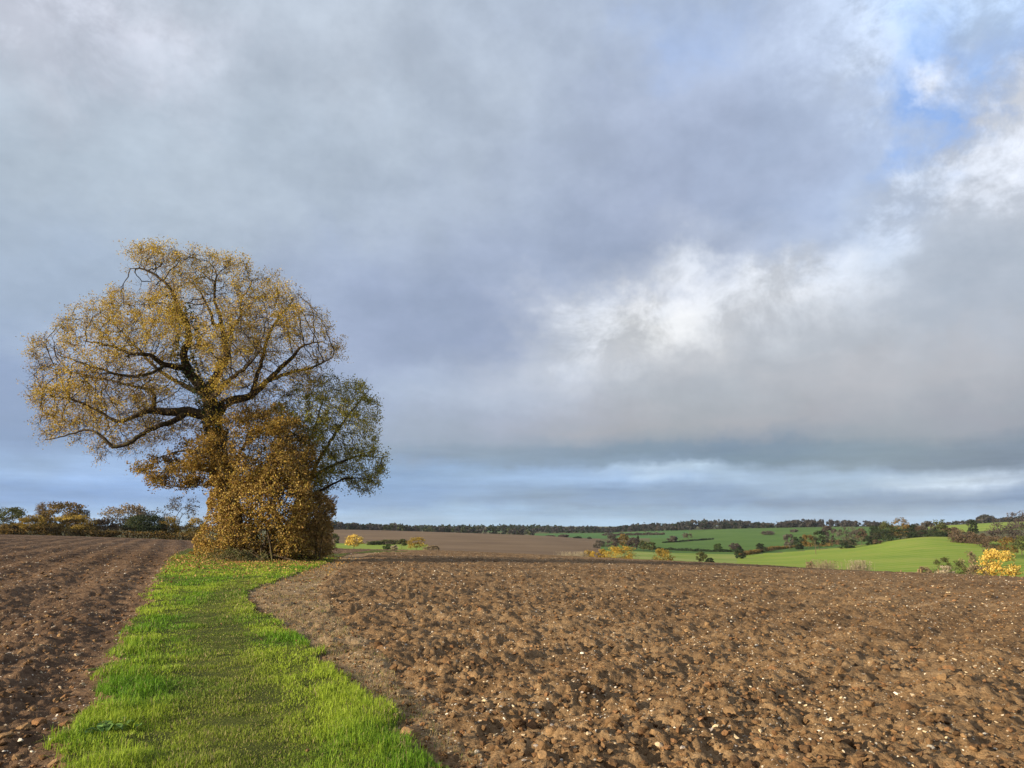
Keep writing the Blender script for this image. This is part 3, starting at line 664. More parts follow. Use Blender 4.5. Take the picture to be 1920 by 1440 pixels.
def colonise(P, par, att, step, di, dk, iters, rg, grav=0.0):
    P = [p for p in P]; par = list(par); N = np.array(P)
    D = np.full(len(att), 1e9); I = np.zeros(len(att), int)
    def upd(new, base):
        for c in range(0, len(new), 400):
            q = new[c:c+400]; d_ = np.linalg.norm(att[:, None]-q[None], axis=2); k = d_.argmin(1); m = d_[np.arange(len(att)), k]
            b = m < D; D[b] = m[b]; I[b] = base+c+k[b]
    upd(N, 0); alive = np.ones(len(att), bool)
    for it in range(iters):
        act = alive & (D < di)
        if not act.any():
            if alive.any() and it < iters-1: di *= 1.5; continue
            break
        ids = I[act]; N = np.array(P); v = att[act]-N[ids]; v /= np.linalg.norm(v, axis=1, keepdims=True)+1e-9
        u_, inv = np.unique(ids, return_inverse=True); S = np.zeros((len(u_), 3)); np.add.at(S, inv, v)
        S /= np.linalg.norm(S, axis=1, keepdims=True)+1e-9; S += rg.normal(size=S.shape)*.24; S[:, 2] += grav; S /= np.linalg.norm(S, axis=1, keepdims=True)
        new = N[u_]+S*step; base = len(P); P += list(new); par += list(u_)
        upd(new, base); alive &= D > dk; D[~alive] = -1
    return np.array(P), np.array(par)
def radii(P, par, minr, tip=.008, ex=2.0):
    n = len(P); acc = np.zeros(n); kids = np.bincount(par[par >= 0], minlength=n)
    for i in range(n-1, -1, -1):
        if kids[i] == 0: acc[i] = tip**ex
        if par[i] >= 0: acc[par[i]] += acc[i]
    r = acc**(1/ex); r[:len(minr)] = np.maximum(minr, np.minimum(r[:len(minr)], minr*1.15)); return r, kids
def wood(tr, base_, P, par, r, lid, ntw, rg, tint=(1, 1, 1), fine_r=.024, tw_r=.0065):
    """trunk as a part, every main limb with its branches and twigs as a sub-part of it"""
    lid = list(lid)
    for i in range(len(lid), len(P)): lid.append(lid[par[i]])
    lid = np.array(lid); fine = np.nonzero((r < fine_r) & (par >= 0))[0]; Dv = P[fine]-P[par[fine]]; Dv /= np.linalg.norm(Dv, axis=1, keepdims=True)
    n = ntw; i = rg.integers(0, len(fine), n); dv = Dv[i]+rg.normal(size=(n, 3))*.8; dv /= np.linalg.norm(dv, axis=1, keepdims=True); l = .42*(.5+rg.random(n))[:, None]
    A0 = P[fine[i]]; mid = A0+dv*l*.5; end = mid+(dv+rg.normal(size=(n, 3))*.35)*l*.5; tl = lid[fine[i]]; trunk = None
    for k in range(lid.max()+1):
        bag = Bag(); c = np.nonzero((lid == k) & (par >= 0))[0]; p = par[c]; r1 = r[c]; r0 = np.minimum(r[p], r1*1.35)
        for lo, hi, kk in ((0, .018, 3), (.018, .06, 4), (.06, .16, 6), (.16, 9, 10)):
            m = (r1 >= lo) & (r1 < hi); dirn = P[c[m]]-P[p[m]]
            tubes(bag, P[p[m]]-dirn*.06, P[c[m]]+dirn*.06, r0[m], r1[m], kk, tint)
        q = tl == k
        tubes(bag, A0[q], mid[q], np.full(q.sum(), tw_r), np.full(q.sum(), tw_r*.8), 3, tint); tubes(bag, mid[q], end[q], np.full(q.sum(), tw_r*.8), np.full(q.sum(), tw_r*.4), 3, tint)
        o = bag.build('trunk' if k == 0 else 'limb', M_BARK, tr if k == 0 else trunk, base_, True)
        if k == 0: trunk = o
    return fine, mid, end

OY = 41.0
OAK = [
 [(442, 1046, 0, .72), (436, 1010, 0, .60), (430, 960, 0, .56), (420, 900, 0, .52), (408, 840, 0, .50), (400, 790, 0, .52), (395, 755, 0, .46)],
 [(395, 755, 0, .42), (375, 722, -.3, .34), (352, 692, -.6, .28), (344, 665, -.8, .22), (355, 637, -.8, .19), (351, 606, -.9, .16), (337, 582, -1, .14), (323, 548, -1, .11), (296, 519, -1.2, .08), (264, 503, -1.3, .05), (246, 503, -1.3, .02)],
 [(395, 755, 0, .42), (394, 728, .5, .34), (407, 704, .8, .26), (424, 668, 1, .20), (421, 640, 1.2, .17), (416, 612, 1.2, .14), (411, 588, 1.4, .11), (402, 560, 1.5, .08), (405, 520, 1.5, .04)],
 [(416, 612, 1.2, .12), (400, 609, 1, .11), (398, 595, .8, .10), (388, 574, .6, .07), (375, 545, .5, .04)],
 [(421, 640, 1.2, .12), (440, 612, 1.8, .10), (452, 590, 2, .09), (450, 570, 2.2, .07), (470, 535, 2.4, .04)],
 [(400, 785, 0, .40), (425, 755, .5, .30), (470, 742, 1, .22), (500, 715, 1.3, .18), (527, 690, 1.5, .15), (550, 668, 1.6, .12), (567, 648, 1.7, .08), (605, 640, 1.8, .03)],
 [(500, 715, 1.3, .14), (540, 700, .5, .11), (580, 690, 0, .08), (622, 672, -.3, .03)],
 [(470, 742, 1, .16), (490, 680, 2.5, .13), (500, 640, 3, .10), (520, 600, 3.2, .07), (545, 568, 3.3, .03)],
 [(352, 692, -.6, .22), (308, 684, -1.5, .16), (285, 668, -2, .13), (245, 662, -2.4, .10), (205, 648, -2.7, .07), (160, 640, -2.8, .03)],
 [(308, 684, -1.5, .12), (280, 700, -2.5, .10), (240, 705, -3.2, .08), (180, 690, -3.5, .05), (120, 668, -3.5, .02)],
 [(400, 785, 0, .36), (352, 771, -.5, .29), (316, 773, -1, .24), (287, 770, -1.4, .20), (262, 776, -1.7, .16), (228, 790, -2, .12), (180, 768, -2, .08), (130, 748, -2.2, .05), (85, 742, -2.2, .02)],
 [(352, 771, -.5, .20), (326, 790, -1.2, .18), (292, 800, -2, .16), (267, 814, -2.3, .14), (245, 829, -2.6, .13), (211, 837, -2.8, .11), (194, 821, -3, .09), (170, 807, -3, .07), (146, 809, -3, .06), (117, 819, -3, .04), (85, 824, -3, .02)],
 [(287, 770, -1.4, .13), (289, 745, -1, .11), (283, 732, -.6, .10), (255, 725, -.4, .08), (215, 715, 0, .06), (160, 703, .5, .04), (90, 688, .8, .02)],
 [(395, 755, 0, .30), (385, 740, 1.5, .22), (350, 725, 3, .16), (300, 695, 4, .11), (245, 640, 4.2, .06), (200, 590, 4.2, .03)],
 [(395, 755, 0, .26), (405, 738, -1.5, .18), (430, 712, -3, .13), (460, 690, -4, .09), (490, 655, -4.3, .04)],
]
OAKP = [(47, 690), (60, 640), (95, 618), (130, 585), (170, 568), (215, 540), (250, 546), (288, 540), (296, 530), (262, 510), (240, 502), (234, 475), (262, 462), (300, 458), (345, 472), (400, 474), (450, 488), (500, 518), (555, 543), (600, 578), (610, 620), (642, 645), (648, 682), (640, 712), (600, 740), (560, 765), (500, 785), (440, 795), (385, 800), (335, 812), (300, 838), (255, 850), (225, 852), (178, 868), (160, 832), (118, 826), (82, 845), (56, 842), (56, 800), (75, 780), (46, 740)]
ro = np.random.default_rng(3)
tree = thing('oak_tree', 'large golden leaved oak tree with spreading dark limbs beside the grass strip', 'tree', tuple(at(442, 1046, OY)*np.array([1, 1, 0])+np.array([0, 0, float(height(*at(442, 1046, OY)[:2]))])))
base = np.array(tree.location)
NP, NPar, NR, LID = limb_nodes(OAK, OY); NR = NR*.88
att = crown_points(OAKP, OY, 5.2, 6000, ro, .55); att = att[vnoise(att[:, 0]*.42, att[:, 1]*.42, 77, att[:, 2]*.5) > .36]
P, par = colonise(NP, NPar, att, .24, 1.7, .34, 90, ro, .20)
r, kids = radii(P, par, NR, .010)
fine, mid, end = wood(tree, base, P, par, r, LID, 14000, ro, (.72, .68, .64), .022, .0075)
dens = lambda c: vnoise(c[:, 0]*.62, c[:, 1]*.62, 71, c[:, 2]*.8)*.58+vnoise(c[:, 0]*1.9, c[:, 1]*1.9, 72, c[:, 2]*1.9)*.42+.05*(c[:, 2] > 11)
de = dens(end); sprays = end[ro.random(len(end)) < np.clip((de-.43)*4.2, .03, .9)]; nl = 17                      # leaves hang in sprays at the twig ends
fk = at(385, 735, OY); sprays = sprays[(np.hypot(sprays[:, 0]-fk[0], sprays[:, 2]-fk[2]) > 1.9) | (ro.random(len(sprays)) < .22)]
LP = np.repeat(sprays, nl, 0)+ro.normal(size=(len(sprays)*nl, 3))*np.array([.14, .14, .11])
cand = np.concatenate([mid, P[fine]]); LP = np.concatenate([LP, cand[ro.integers(0, len(cand), 9000)]+ro.normal(size=(9000, 3))*.08])
lc = pick([(.46, .325, .045), (.54, .385, .06), (.38, .265, .045), (.44, .34, .07), (.32, .18, .04)], len(LP), ro)
edge = dens(LP) < .50; lc[edge] = lc[edge]*.55+np.array([.30, .165, .06])*.45
bl = Bag(); leaves(bl, LP, .082, lc, ro); bl.build('crown', M_LEAF, tree, base)
print('oak', len(P), len(LP))
# ivy on the trunk
iv = Bag(); k = ro.integers(0, 60, 3800); tp = NP[np.clip(k, 0, len(NP)-1)]; tp = tp[(tp[:, 2] > .5)]
a = ro.random(len(tp))*6.28; IP = tp+np.stack([np.cos(a)*.6, np.sin(a)*.6, ro.normal(size=len(tp))*.2], 1)*(.8+.35*ro.random((len(tp), 1)))
leaves(iv, IP, .12, pick([(.025, .05, .014), (.04, .07, .018), (.05, .06, .02)], len(IP), ro), ro, .85); iv.build('ivy', M_LEAF, tree, base)

def mid_tree(name, label, cat, Y0, spec, polyg, depth, natt, pal, nleaf, lsize, seed, ntw=4000, tint=(1, 1, 1), yoff=0.0, tip=.008, dens0=.30):
    rg = np.random.default_rng(seed); b0 = at(spec[0][0][0], spec[0][0][1], Y0)+np.array([0, spec[0][0][2], 0]); b0[2] = float(height(b0[0], b0[1]))
    tr = thing(name, label, cat, tuple(b0))
    A, pa, mr, lid = limb_nodes(spec, Y0); at_ = crown_points(polyg, Y0, depth, natt, rg, .6, yoff)
    P, par = colonise(A, pa, at_, .24, 1.6, .36, 70, rg, .05); r, kids = radii(P, par, mr, tip)
    fine, mid, end = wood(tr, b0, P, par, r, lid, ntw, rg, tint, .025)
    c = np.concatenate([end, mid, P[fine]]); dn = vnoise(c[:, 0]*.9, c[:, 1]*.9, seed, c[:, 2]*1.1)
    c = c[rg.random(len(c)) < np.clip((dn-dens0)*2.4, .12, 1)]
    LP = c[rg.integers(0, len(c), nleaf)]+rg.normal(size=(nleaf, 3))*.10
    bl = Bag(); leaves(bl, LP, lsize, pick(pal, nleaf, rg), rg); bl.build('crown', M_LEAF, tr, b0); return tr
mid_tree('maple_tree', 'dark olive green tree with drooping right hand branches behind the oak', 'tree', 44.0,
 [[(545, 1036, 0, .26), (548, 990, 0, .22), (560, 940, 0, .18), (580, 900, 0, .15)], [(580, 900, 0, .12), (600, 860, .2, .11), (630, 810, .3, .08), (660, 770, .3, .05), (692, 732, .3, .02)],
  [(580, 900, 0, .11), (630, 870, -.5, .08), (680, 855, -.8, .05), (715, 858, -.8, .02)], [(560, 940, 0, .10), (610, 915, -1, .07), (660, 896, -1.4, .04), (702, 902, -1.4, .02)],
  [(580, 900, 0, .10), (575, 850, 1, .08), (590, 800, 1.5, .06), (612, 735, 1.6, .02)], [(560, 940, 0, .10), (540, 880, .6, .08), (525, 820, .8, .05), (530, 765, .8, .02)]],
 [(500, 765), (560, 718), (622, 698), (645, 706), (682, 716), (708, 752), (714, 800), (712, 830), (727, 862), (716, 912), (690, 926), (645, 912), (610, 925), (560, 930), (505, 890), (480, 810)],
 3.6, 2300, [(.27, .27, .052), (.22, .225, .045), (.34, .30, .055), (.38, .29, .05)], 36000, .098, 5, dens0=.26)
mid_tree('thorn_tree', 'tangled brown thorn tree with low bare branches reaching left under the oak', 'tree', 40.0,
 [[(455, 1046, 0, .20), (450, 980, 0, .17), (440, 930, 0, .14), (430, 890, -.2, .12)], [(430, 890, -.2, .08), (385, 882, -.5, .06), (340, 878, -.6, .05), (300, 885, -.6, .03), (255, 884, -.6, .015)],
  [(440, 930, 0, .07), (390, 908, -.4, .05), (340, 914, -.4, .04), (290, 900, -.4, .02)], [(430, 890, -.2, .09), (400, 860, -.4, .07), (350, 845, -.5, .05), (290, 860, -.5, .02)],
  [(430, 890, -.2, .10), (450, 850, 0, .08), (470, 810, .2, .05), (480, 775, .2, .02)], [(440, 930, 0, .10), (490, 880, .3, .08), (530, 840, .5, .05), (560, 800, .5, .02)], [(430, 890, -.2, .08), (400, 840, .3, .06), (370, 815, .4, .03)]],
 [(245, 885), (262, 862), (310, 855), (340, 825), (400, 795), (450, 768), (520, 770), (570, 800), (590, 850), (585, 905), (520, 930), (440, 930), (385, 915), (330, 918), (285, 908)],
 2.6, 1700, [(.28, .17, .036), (.22, .125, .03), (.34, .215, .036), (.18, .13, .03)], 32000, .11, 6, dens0=.30)

def shrub(name, label, cat, polyg, Y0, depth, nleaf, lsize, pal, seed, stems=26, clump=1.3, group=None, parts=True, dens0=.34, stemcol=(1.2, 1.1, 1)):
    """leafy bush: stems fanning out of the ground, leaves gathered in clumps"""
    rg = np.random.default_rng(seed); pg = np.array(polyg, float); lo = pg.min(0); hi = pg.max(0)
    C = crown_points(polyg, Y0, depth, nleaf*2, rg, .8); nz = lambda k, f: vnoise(C[:, 0]*f, C[:, 1]*f, seed+k, C[:, 2]*f)-.5
    C = C+np.stack([nz(5, 1.1)*.9+nz(6, 3.5)*.5, nz(7, 1.1)*.6, nz(8, 1.1)*.9+nz(9, 3.5)*.6], 1)
    zb = float(height(*at((lo[0]+hi[0])/2, hi[1], Y0)[:2])); C[:, 2] = np.maximum(C[:, 2], height(C[:, 0], C[:, 1])+.03)
    dn = vnoise(C[:, 0]*clump, C[:, 1]*clump, seed, C[:, 2]*clump)*.6+vnoise(C[:, 0]*clump*3, C[:, 1]*clump*3, seed+1, C[:, 2]*clump*3)*.4
    C = C[rg.random(len(C)) < np.clip((dn-dens0)*3.0, .05, 1)][:nleaf]
    c0 = at((lo[0]+hi[0])/2, hi[1], Y0); c0[2] = zb
    t = thing(name, label, cat, tuple(c0), group)
    bs = Bag(); wdt = (at(hi[0], hi[1], Y0)-at(lo[0], hi[1], Y0))[0]*.30
    for i in range(stems):
        e = C[rg.integers(0, len(C))]; s = c0+np.array([rg.normal()*wdt*.6, rg.normal()*depth*.35, 0]); s[2] = float(height(s[0], s[1]))-.05
        m = s*.5+e*.5+np.array([rg.normal()*.15, rg.normal()*.15, .25*(e[2]-s[2])]); u = np.linspace(0, 1, 7)[:, None]
        Q = (1-u)**2*s+2*u*(1-u)*m+u*u*e; l = np.linalg.norm(e-s); r0 = .010+.006*l
        sweep(bs, Q, np.linspace(r0, r0*.25, 7), 4, stemcol, .05, rg)
        k = rg.integers(2, 6, 5); tubes(bs, Q[k], Q[k]+rg.normal(size=(5, 3))*.25*l*.3+np.array([0, 0, .08*l]), np.full(5, r0*.4), np.full(5, r0*.15), 3, stemcol)
    bs.build('stems', M_BARK, t, c0, True)
    bl = Bag(); leaves(bl, C, lsize, pick(pal, len(C), rg), rg, .65); bl.build('foliage', M_LEAF, t, c0); return t
COPPER = [(.14, .08, .03), (.38, .235, .055), (.30, .18, .045), (.48, .34, .11), (.22, .12, .036), (.40, .29, .05), (.25, .18, .04)]
shrub('hornbeam_bush', 'dense copper leaved bush wrapped round the foot of the oak', 'bush', [(366, 1034), (374, 985), (386, 930), (398, 885), (436, 850), (478, 864), (518, 836), (556, 862), (584, 905), (598, 950), (582, 992), (590, 1030), (545, 1048), (480, 1054), (420, 1050), (380, 1044)], 38.8, 2.0, 44000, .105, COPPER, 31, 60, 1.7, dens0=.31)
shrub('dog_rose_bush', 'shaded brown bush at the right foot of the oak hedge', 'bush', [(520, 1046), (530, 970), (560, 920), (600, 918), (618, 950), (614, 1000), (606, 1036), (570, 1046)], 41.5, 1.6, 15000, .095, [(.30, .195, .06), (.23, .14, .045), (.34, .23, .07)], 33, 26, dens0=.24)
shrub('hawthorn_bush', 'pale tan hedge bush ending the hedge beyond the oak', 'bush', [(580, 1034), (585, 960), (600, 930), (618, 945), (624, 975), (618, 1010), (622, 1032)], 49.0, 2.2, 12000, .10, [(.24, .165, .075), (.19, .12, .05), (.16, .10, .04)], 34, 20)
shrub('bramble_clump', 'low grey green bramble clump on the grass before the copper bush', 'bramble', [(384, 1052), (392, 1038), (420, 1036), (460, 1044), (500, 1050), (470, 1060), (430, 1064), (398, 1062)], 36.2, .8, 3000, .07, [(.11, .12, .04), (.16, .13, .06), (.20, .16, .08), (.08, .09, .03)], 35, 14, 2.5)

# ------------------------------------------------------------------ trees, bushes and hedges of the background
def base_of(u, vb, dist):
    if dist is None: return hit(u, vb, 135)
    d3 = pdir(u, vb); hh = math.hypot(d3[0], d3[1]); p = np.array([d3[0]/hh*dist, d3[1]/hh*dist, 0]); p[2] = float(height(p[0], p[1])); return p
def skeleton(h, w, rg, levels=4, spread=.75, trunk=.28, kids=(5, 5, 4)):
    """recursive limbs in a unit of metres: returns segments and tips"""
    S = []; tips = []
    def br(p, d_, l, r, lev):
        n = 3; q = p
        for i in range(n):
            d_ = d_+rg.normal(size=3)*.16; d_[2] += .05; d_ = d_/np.linalg.norm(d_); e = q+d_*l/n; S.append((q, e, r*(1-i*.2), r*(1-(i+1)*.2))); q = e
            if lev < levels and i > 0:
                for k in range(kids[min(lev, len(kids)-1)]//2):
                    a = rg.normal(size=3); a -= d_*(a@d_); a /= np.linalg.norm(a)+1e-9; nd = d_*(1-spread*.55)+a*spread; nd /= np.linalg.norm(nd); br(q, nd, l*(.50+.22*rg.random()), r*.5, lev+1)
        if lev >= levels-1: tips.append(q)
    br(np.zeros(3), np.array([0, 0, 1.]), h*trunk*1.6, h*.024, 0)
    P0 = np.array([s[0] for s in S]); P1 = np.array([s[1] for s in S]); r0 = np.array([s[2] for s in S]); r1 = np.array([s[3] for s in S]); tips = np.array(tips)
    top = max(tips[:, 2].max(), .1); wx = max(np.percentile(np.abs(tips[:, :2]), 96), .05)
    f = np.array([w/wx, w/wx, h/top]); fz = lambda P: P*np.where(P[:, 2:3] < -9, 1, f)
    return fz(P0), fz(P1), r0, r1, fz(tips)
PAL = {
 'gold': [(.36, .235, .034), (.30, .185, .03), (.42, .29, .05)], 'yellow': [(.56, .385, .075), (.46, .30, .05), (.64, .47, .13)], 'ochre': [(.28, .19, .035), (.22, .15, .03), (.33, .22, .04)],
 'bronze': [(.17, .105, .032), (.22, .13, .03), (.12, .08, .026), (.13, .10, .028)], 'brown': [(.11, .075, .045), (.14, .095, .055), (.085, .058, .038)],
 'grey': [(.10, .085, .068), (.13, .11, .085), (.08, .07, .058)], 'tan': [(.24, .175, .10), (.19, .14, .075), (.28, .21, .13)], 'pale': [(.36, .30, .20), (.30, .25, .16), (.42, .35, .25)],
 'olive': [(.085, .095, .030), (.11, .11, .035), (.065, .075, .026)], 'dark': [(.020, .034, .014), (.030, .045, .018), (.038, .05, .02)], 'green': [(.06, .10, .025), (.08, .12, .03), (.05, .08, .02)], 'purple': [(.085, .062, .055), (.065, .05, .048), (.10, .075, .06)]}
def crown_cloud(h, w, lo, rg, n, clumps, size, pal, ragged=.5):
    """leaves in clumps spread over an uneven crown"""
    a = rg.random(clumps)*6.28; t = rg.random(clumps); zz_ = lo+(1-lo)*(.06+.88*t); rr = np.sqrt(np.clip(1-((t-.42)/.62)**2, .05, 1))
    q = np.sqrt(.25+.75*rg.random(clumps))*(.80+.3*rg.random(clumps))
    C = np.stack([np.cos(a)*rr*q*w*.78, np.sin(a)*rr*q*w*.78, zz_*h*.95], 1)
    k = rg.integers(0, clumps, n); cr = np.array([w*.30, w*.30, (1-lo)*h*.15])*(.6+ragged*rg.random(clumps))[:, None]
    v = rg.normal(size=(n, 3)); v /= np.linalg.norm(v, axis=1, keepdims=True); v *= rg.random((n, 1))**.45
    P = C[k]+v*cr[k]; P[:, 2] = np.clip(P[:, 2], .02*h, h*1.0)
    shade = (.75+.5*rg.random(clumps))[k][:, None]
    return P, pick(pal, n, rg, .12)*shade
def bg_tree(name, label, cat, u, vb, vt, hw, pal, style='tree', dist=None, n=1100, seed=None, group=None, lo=None):
    rg = np.random.default_rng(seed if seed is not None else int(u*7+vb*3)); b = base_of(u, vb, dist); dd = math.hypot(b[0], b[1])
    top = CZ+dd*math.tan(azel(u, vt)[1]); h = max(top-b[2], .6); w = hw/F*dd*(1.36 if group and 'left field' in group else 1.2)
    t = thing(name, label, cat, tuple(b), group)
    bare = style == 'bare'; bush = style in ('bush', 'reed')
    lo_ = lo if lo is not None else (.02 if bush else .22)
    wb = Bag()
    if style == 'reed':
        m = 260; x = rg.normal(size=m)*w*.5; y = rg.normal(size=m)*w*.4; P0 = np.stack([x, y, height(b[0]+x, b[1]+y)-b[2]], 1); P1 = P0+np.stack([rg.normal(size=m)*.1*h, rg.normal(size=m)*.1*h, h*(.5+.5*rg.random(m))], 1)
        tubes(wb, P0, P1, np.full(m, h*.008), np.full(m, h*.004), 3, (.36, .30, .20)); tag(wb.build('stems', M_LEAF, t), kind='stuff')
        lf = Bag(); P = np.concatenate([P1, P0*.4+P1*.6]); leaves(lf, P, h*.10, pick(PAL[pal], len(P), rg), rg, .4); lf.build('foliage', M_LEAF, t); return t
    kids = (5, 5, 4) if not bush else (6, 4, 4)
    P0, P1, r0, r1, tips = skeleton(h*(.98 if bare else .85), w*(1.0 if bare else .8), rg, 4 if bare else 3, .85 if not bush else 1.0, .28 if not bush else .12, kids)
    col = (1.25, 1.1, .95) if bare else (1, 1, 1)
    px = dd/760.; r0 = np.maximum(r0, px*.05); r1 = np.maximum(r1, px*.04)
    big = r0 > h*.012; tubes(wb, P0[big], P1[big], r0[big], r1[big], 5, col); tubes(wb, P0[~big], P1[~big], r0[~big], r1[~big], 3, col)
    if bare:
        i = rg.integers(0, len(tips), 700); D_ = rg.normal(size=(700, 3))*.6; D_[:, 2] += .25; tubes(wb, tips[i], tips[i]+D_*h*.055, np.full(700, px*.07), np.full(700, px*.03), 3, col)
    wb.build('stems' if bush else 'trunk', M_BARK, t, None, False)
    nn = int(n*(.45 if bare else 1.25)); P, C = crown_cloud(h, w, lo_, rg, nn, int((26 if not bush else 24)*(1.8 if n > 1200 else 1)), 1, PAL[pal])
    if bare: P = tips[rg.integers(0, len(tips), nn)]+rg.normal(size=(nn, 3))*h*.025
    size = max(h*.048, px*1.05)
    lf = Bag(); leaves(lf, P, size*(.7 if bare else 1.0), C, rg, .75); lf.build('foliage' if bush else 'crown', M_LEAF, t); return t
GL = 'trees along the far edge of the left field'
for a in [
 ('broad_tree', 'dull olive tree at the far left edge of the picture', 'tree', 8, 1003, 948, 26, 'olive', 'tree', 250),
 ('willow_tree', 'pale leafless willow between the olive tree and the bronze oaks', 'tree', 46, 1003, 940, 22, 'tan', 'bare', 268),
 ('field_tree', 'small yellow green tree in front of the pale willow', 'tree', 58, 1003, 964, 20, 'ochre', 'tree', 245),
 ('oak_tree', 'tallest bronze oak with thin bare top in the left tree line', 'tree', 112, 1003, 938, 34, 'bronze', 'tree', 255),
 ('oak_tree', 'slim grey oak between the pale willow and the tallest bronze oak', 'tree', 84, 1003, 942, 16, 'brown', 'bare', 262),
 ('oak_tree', 'low spreading rusty oak below the tallest bronze oak', 'tree', 132, 1004, 962, 30, 'ochre', 'tree', 246),
 ('oak_tree', 'bare rounded oak at the right end of the bronze group', 'tree', 158, 1005, 952, 16, 'brown', 'bare', 258),
 ('thorn_bush', 'brown thorn bush filling the gap beside the pale tan tree', 'bush', 188, 1007, 972, 22, 'brown', 'bush', 250),
 ('thorn_bush', 'low dark bush under the brown gap in the left tree line', 'bush', 205, 1008, 994, 15, 'bronze', 'bush', 244),
 ('ash_tree', 'pale tan feathery tree left of the dark evergreen', 'tree', 238, 1009, 943, 36, 'tan', 'tree', 262),
 ('holly_tree', 'dark evergreen tree in the left tree line', 'tree', 272, 1010, 960, 27, 'dark', 'tree', 247),
 ('field_tree', 'olive small tree tucked between the pale tan tree and the evergreen', 'tree', 250, 1010, 966, 20, 'olive', 'tree', 250),
 ('oak_tree', 'bare black limbed oak just left of the copper bush', 'tree', 344, 1012, 931, 38, 'grey', 'bare', 258),
 ('thorn_bush', 'ochre bush below the bare oak on its left', 'bush', 314, 1011, 966, 18, 'ochre', 'bush', 250),
 ('thorn_bush', 'ochre bush beside the copper bush and below the bare oak', 'bush', 366, 1012, 968, 18, 'ochre', 'bush', 248),
 ('thorn_bush', 'small brown bush low between the evergreen and the bare oak', 'bush', 296, 1011, 985, 14, 'bronze', 'bush', 250),
 ('thorn_bush', 'small dark bush at the foot of the olive tree far left', 'bush', 26, 1003, 978, 20, 'bronze', 'bush', 246),
 ('thorn_bush', 'dark bush at the foot of the tallest bronze oak', 'bush', 92, 1004, 980, 22, 'bronze', 'bush', 244),
 ('thorn_bush', 'dark bush right of the low rusty oak', 'bush', 160, 1006, 982, 18, 'bronze', 'bush', 247)]:
    bg_tree(*a, n=2600, group=GL)
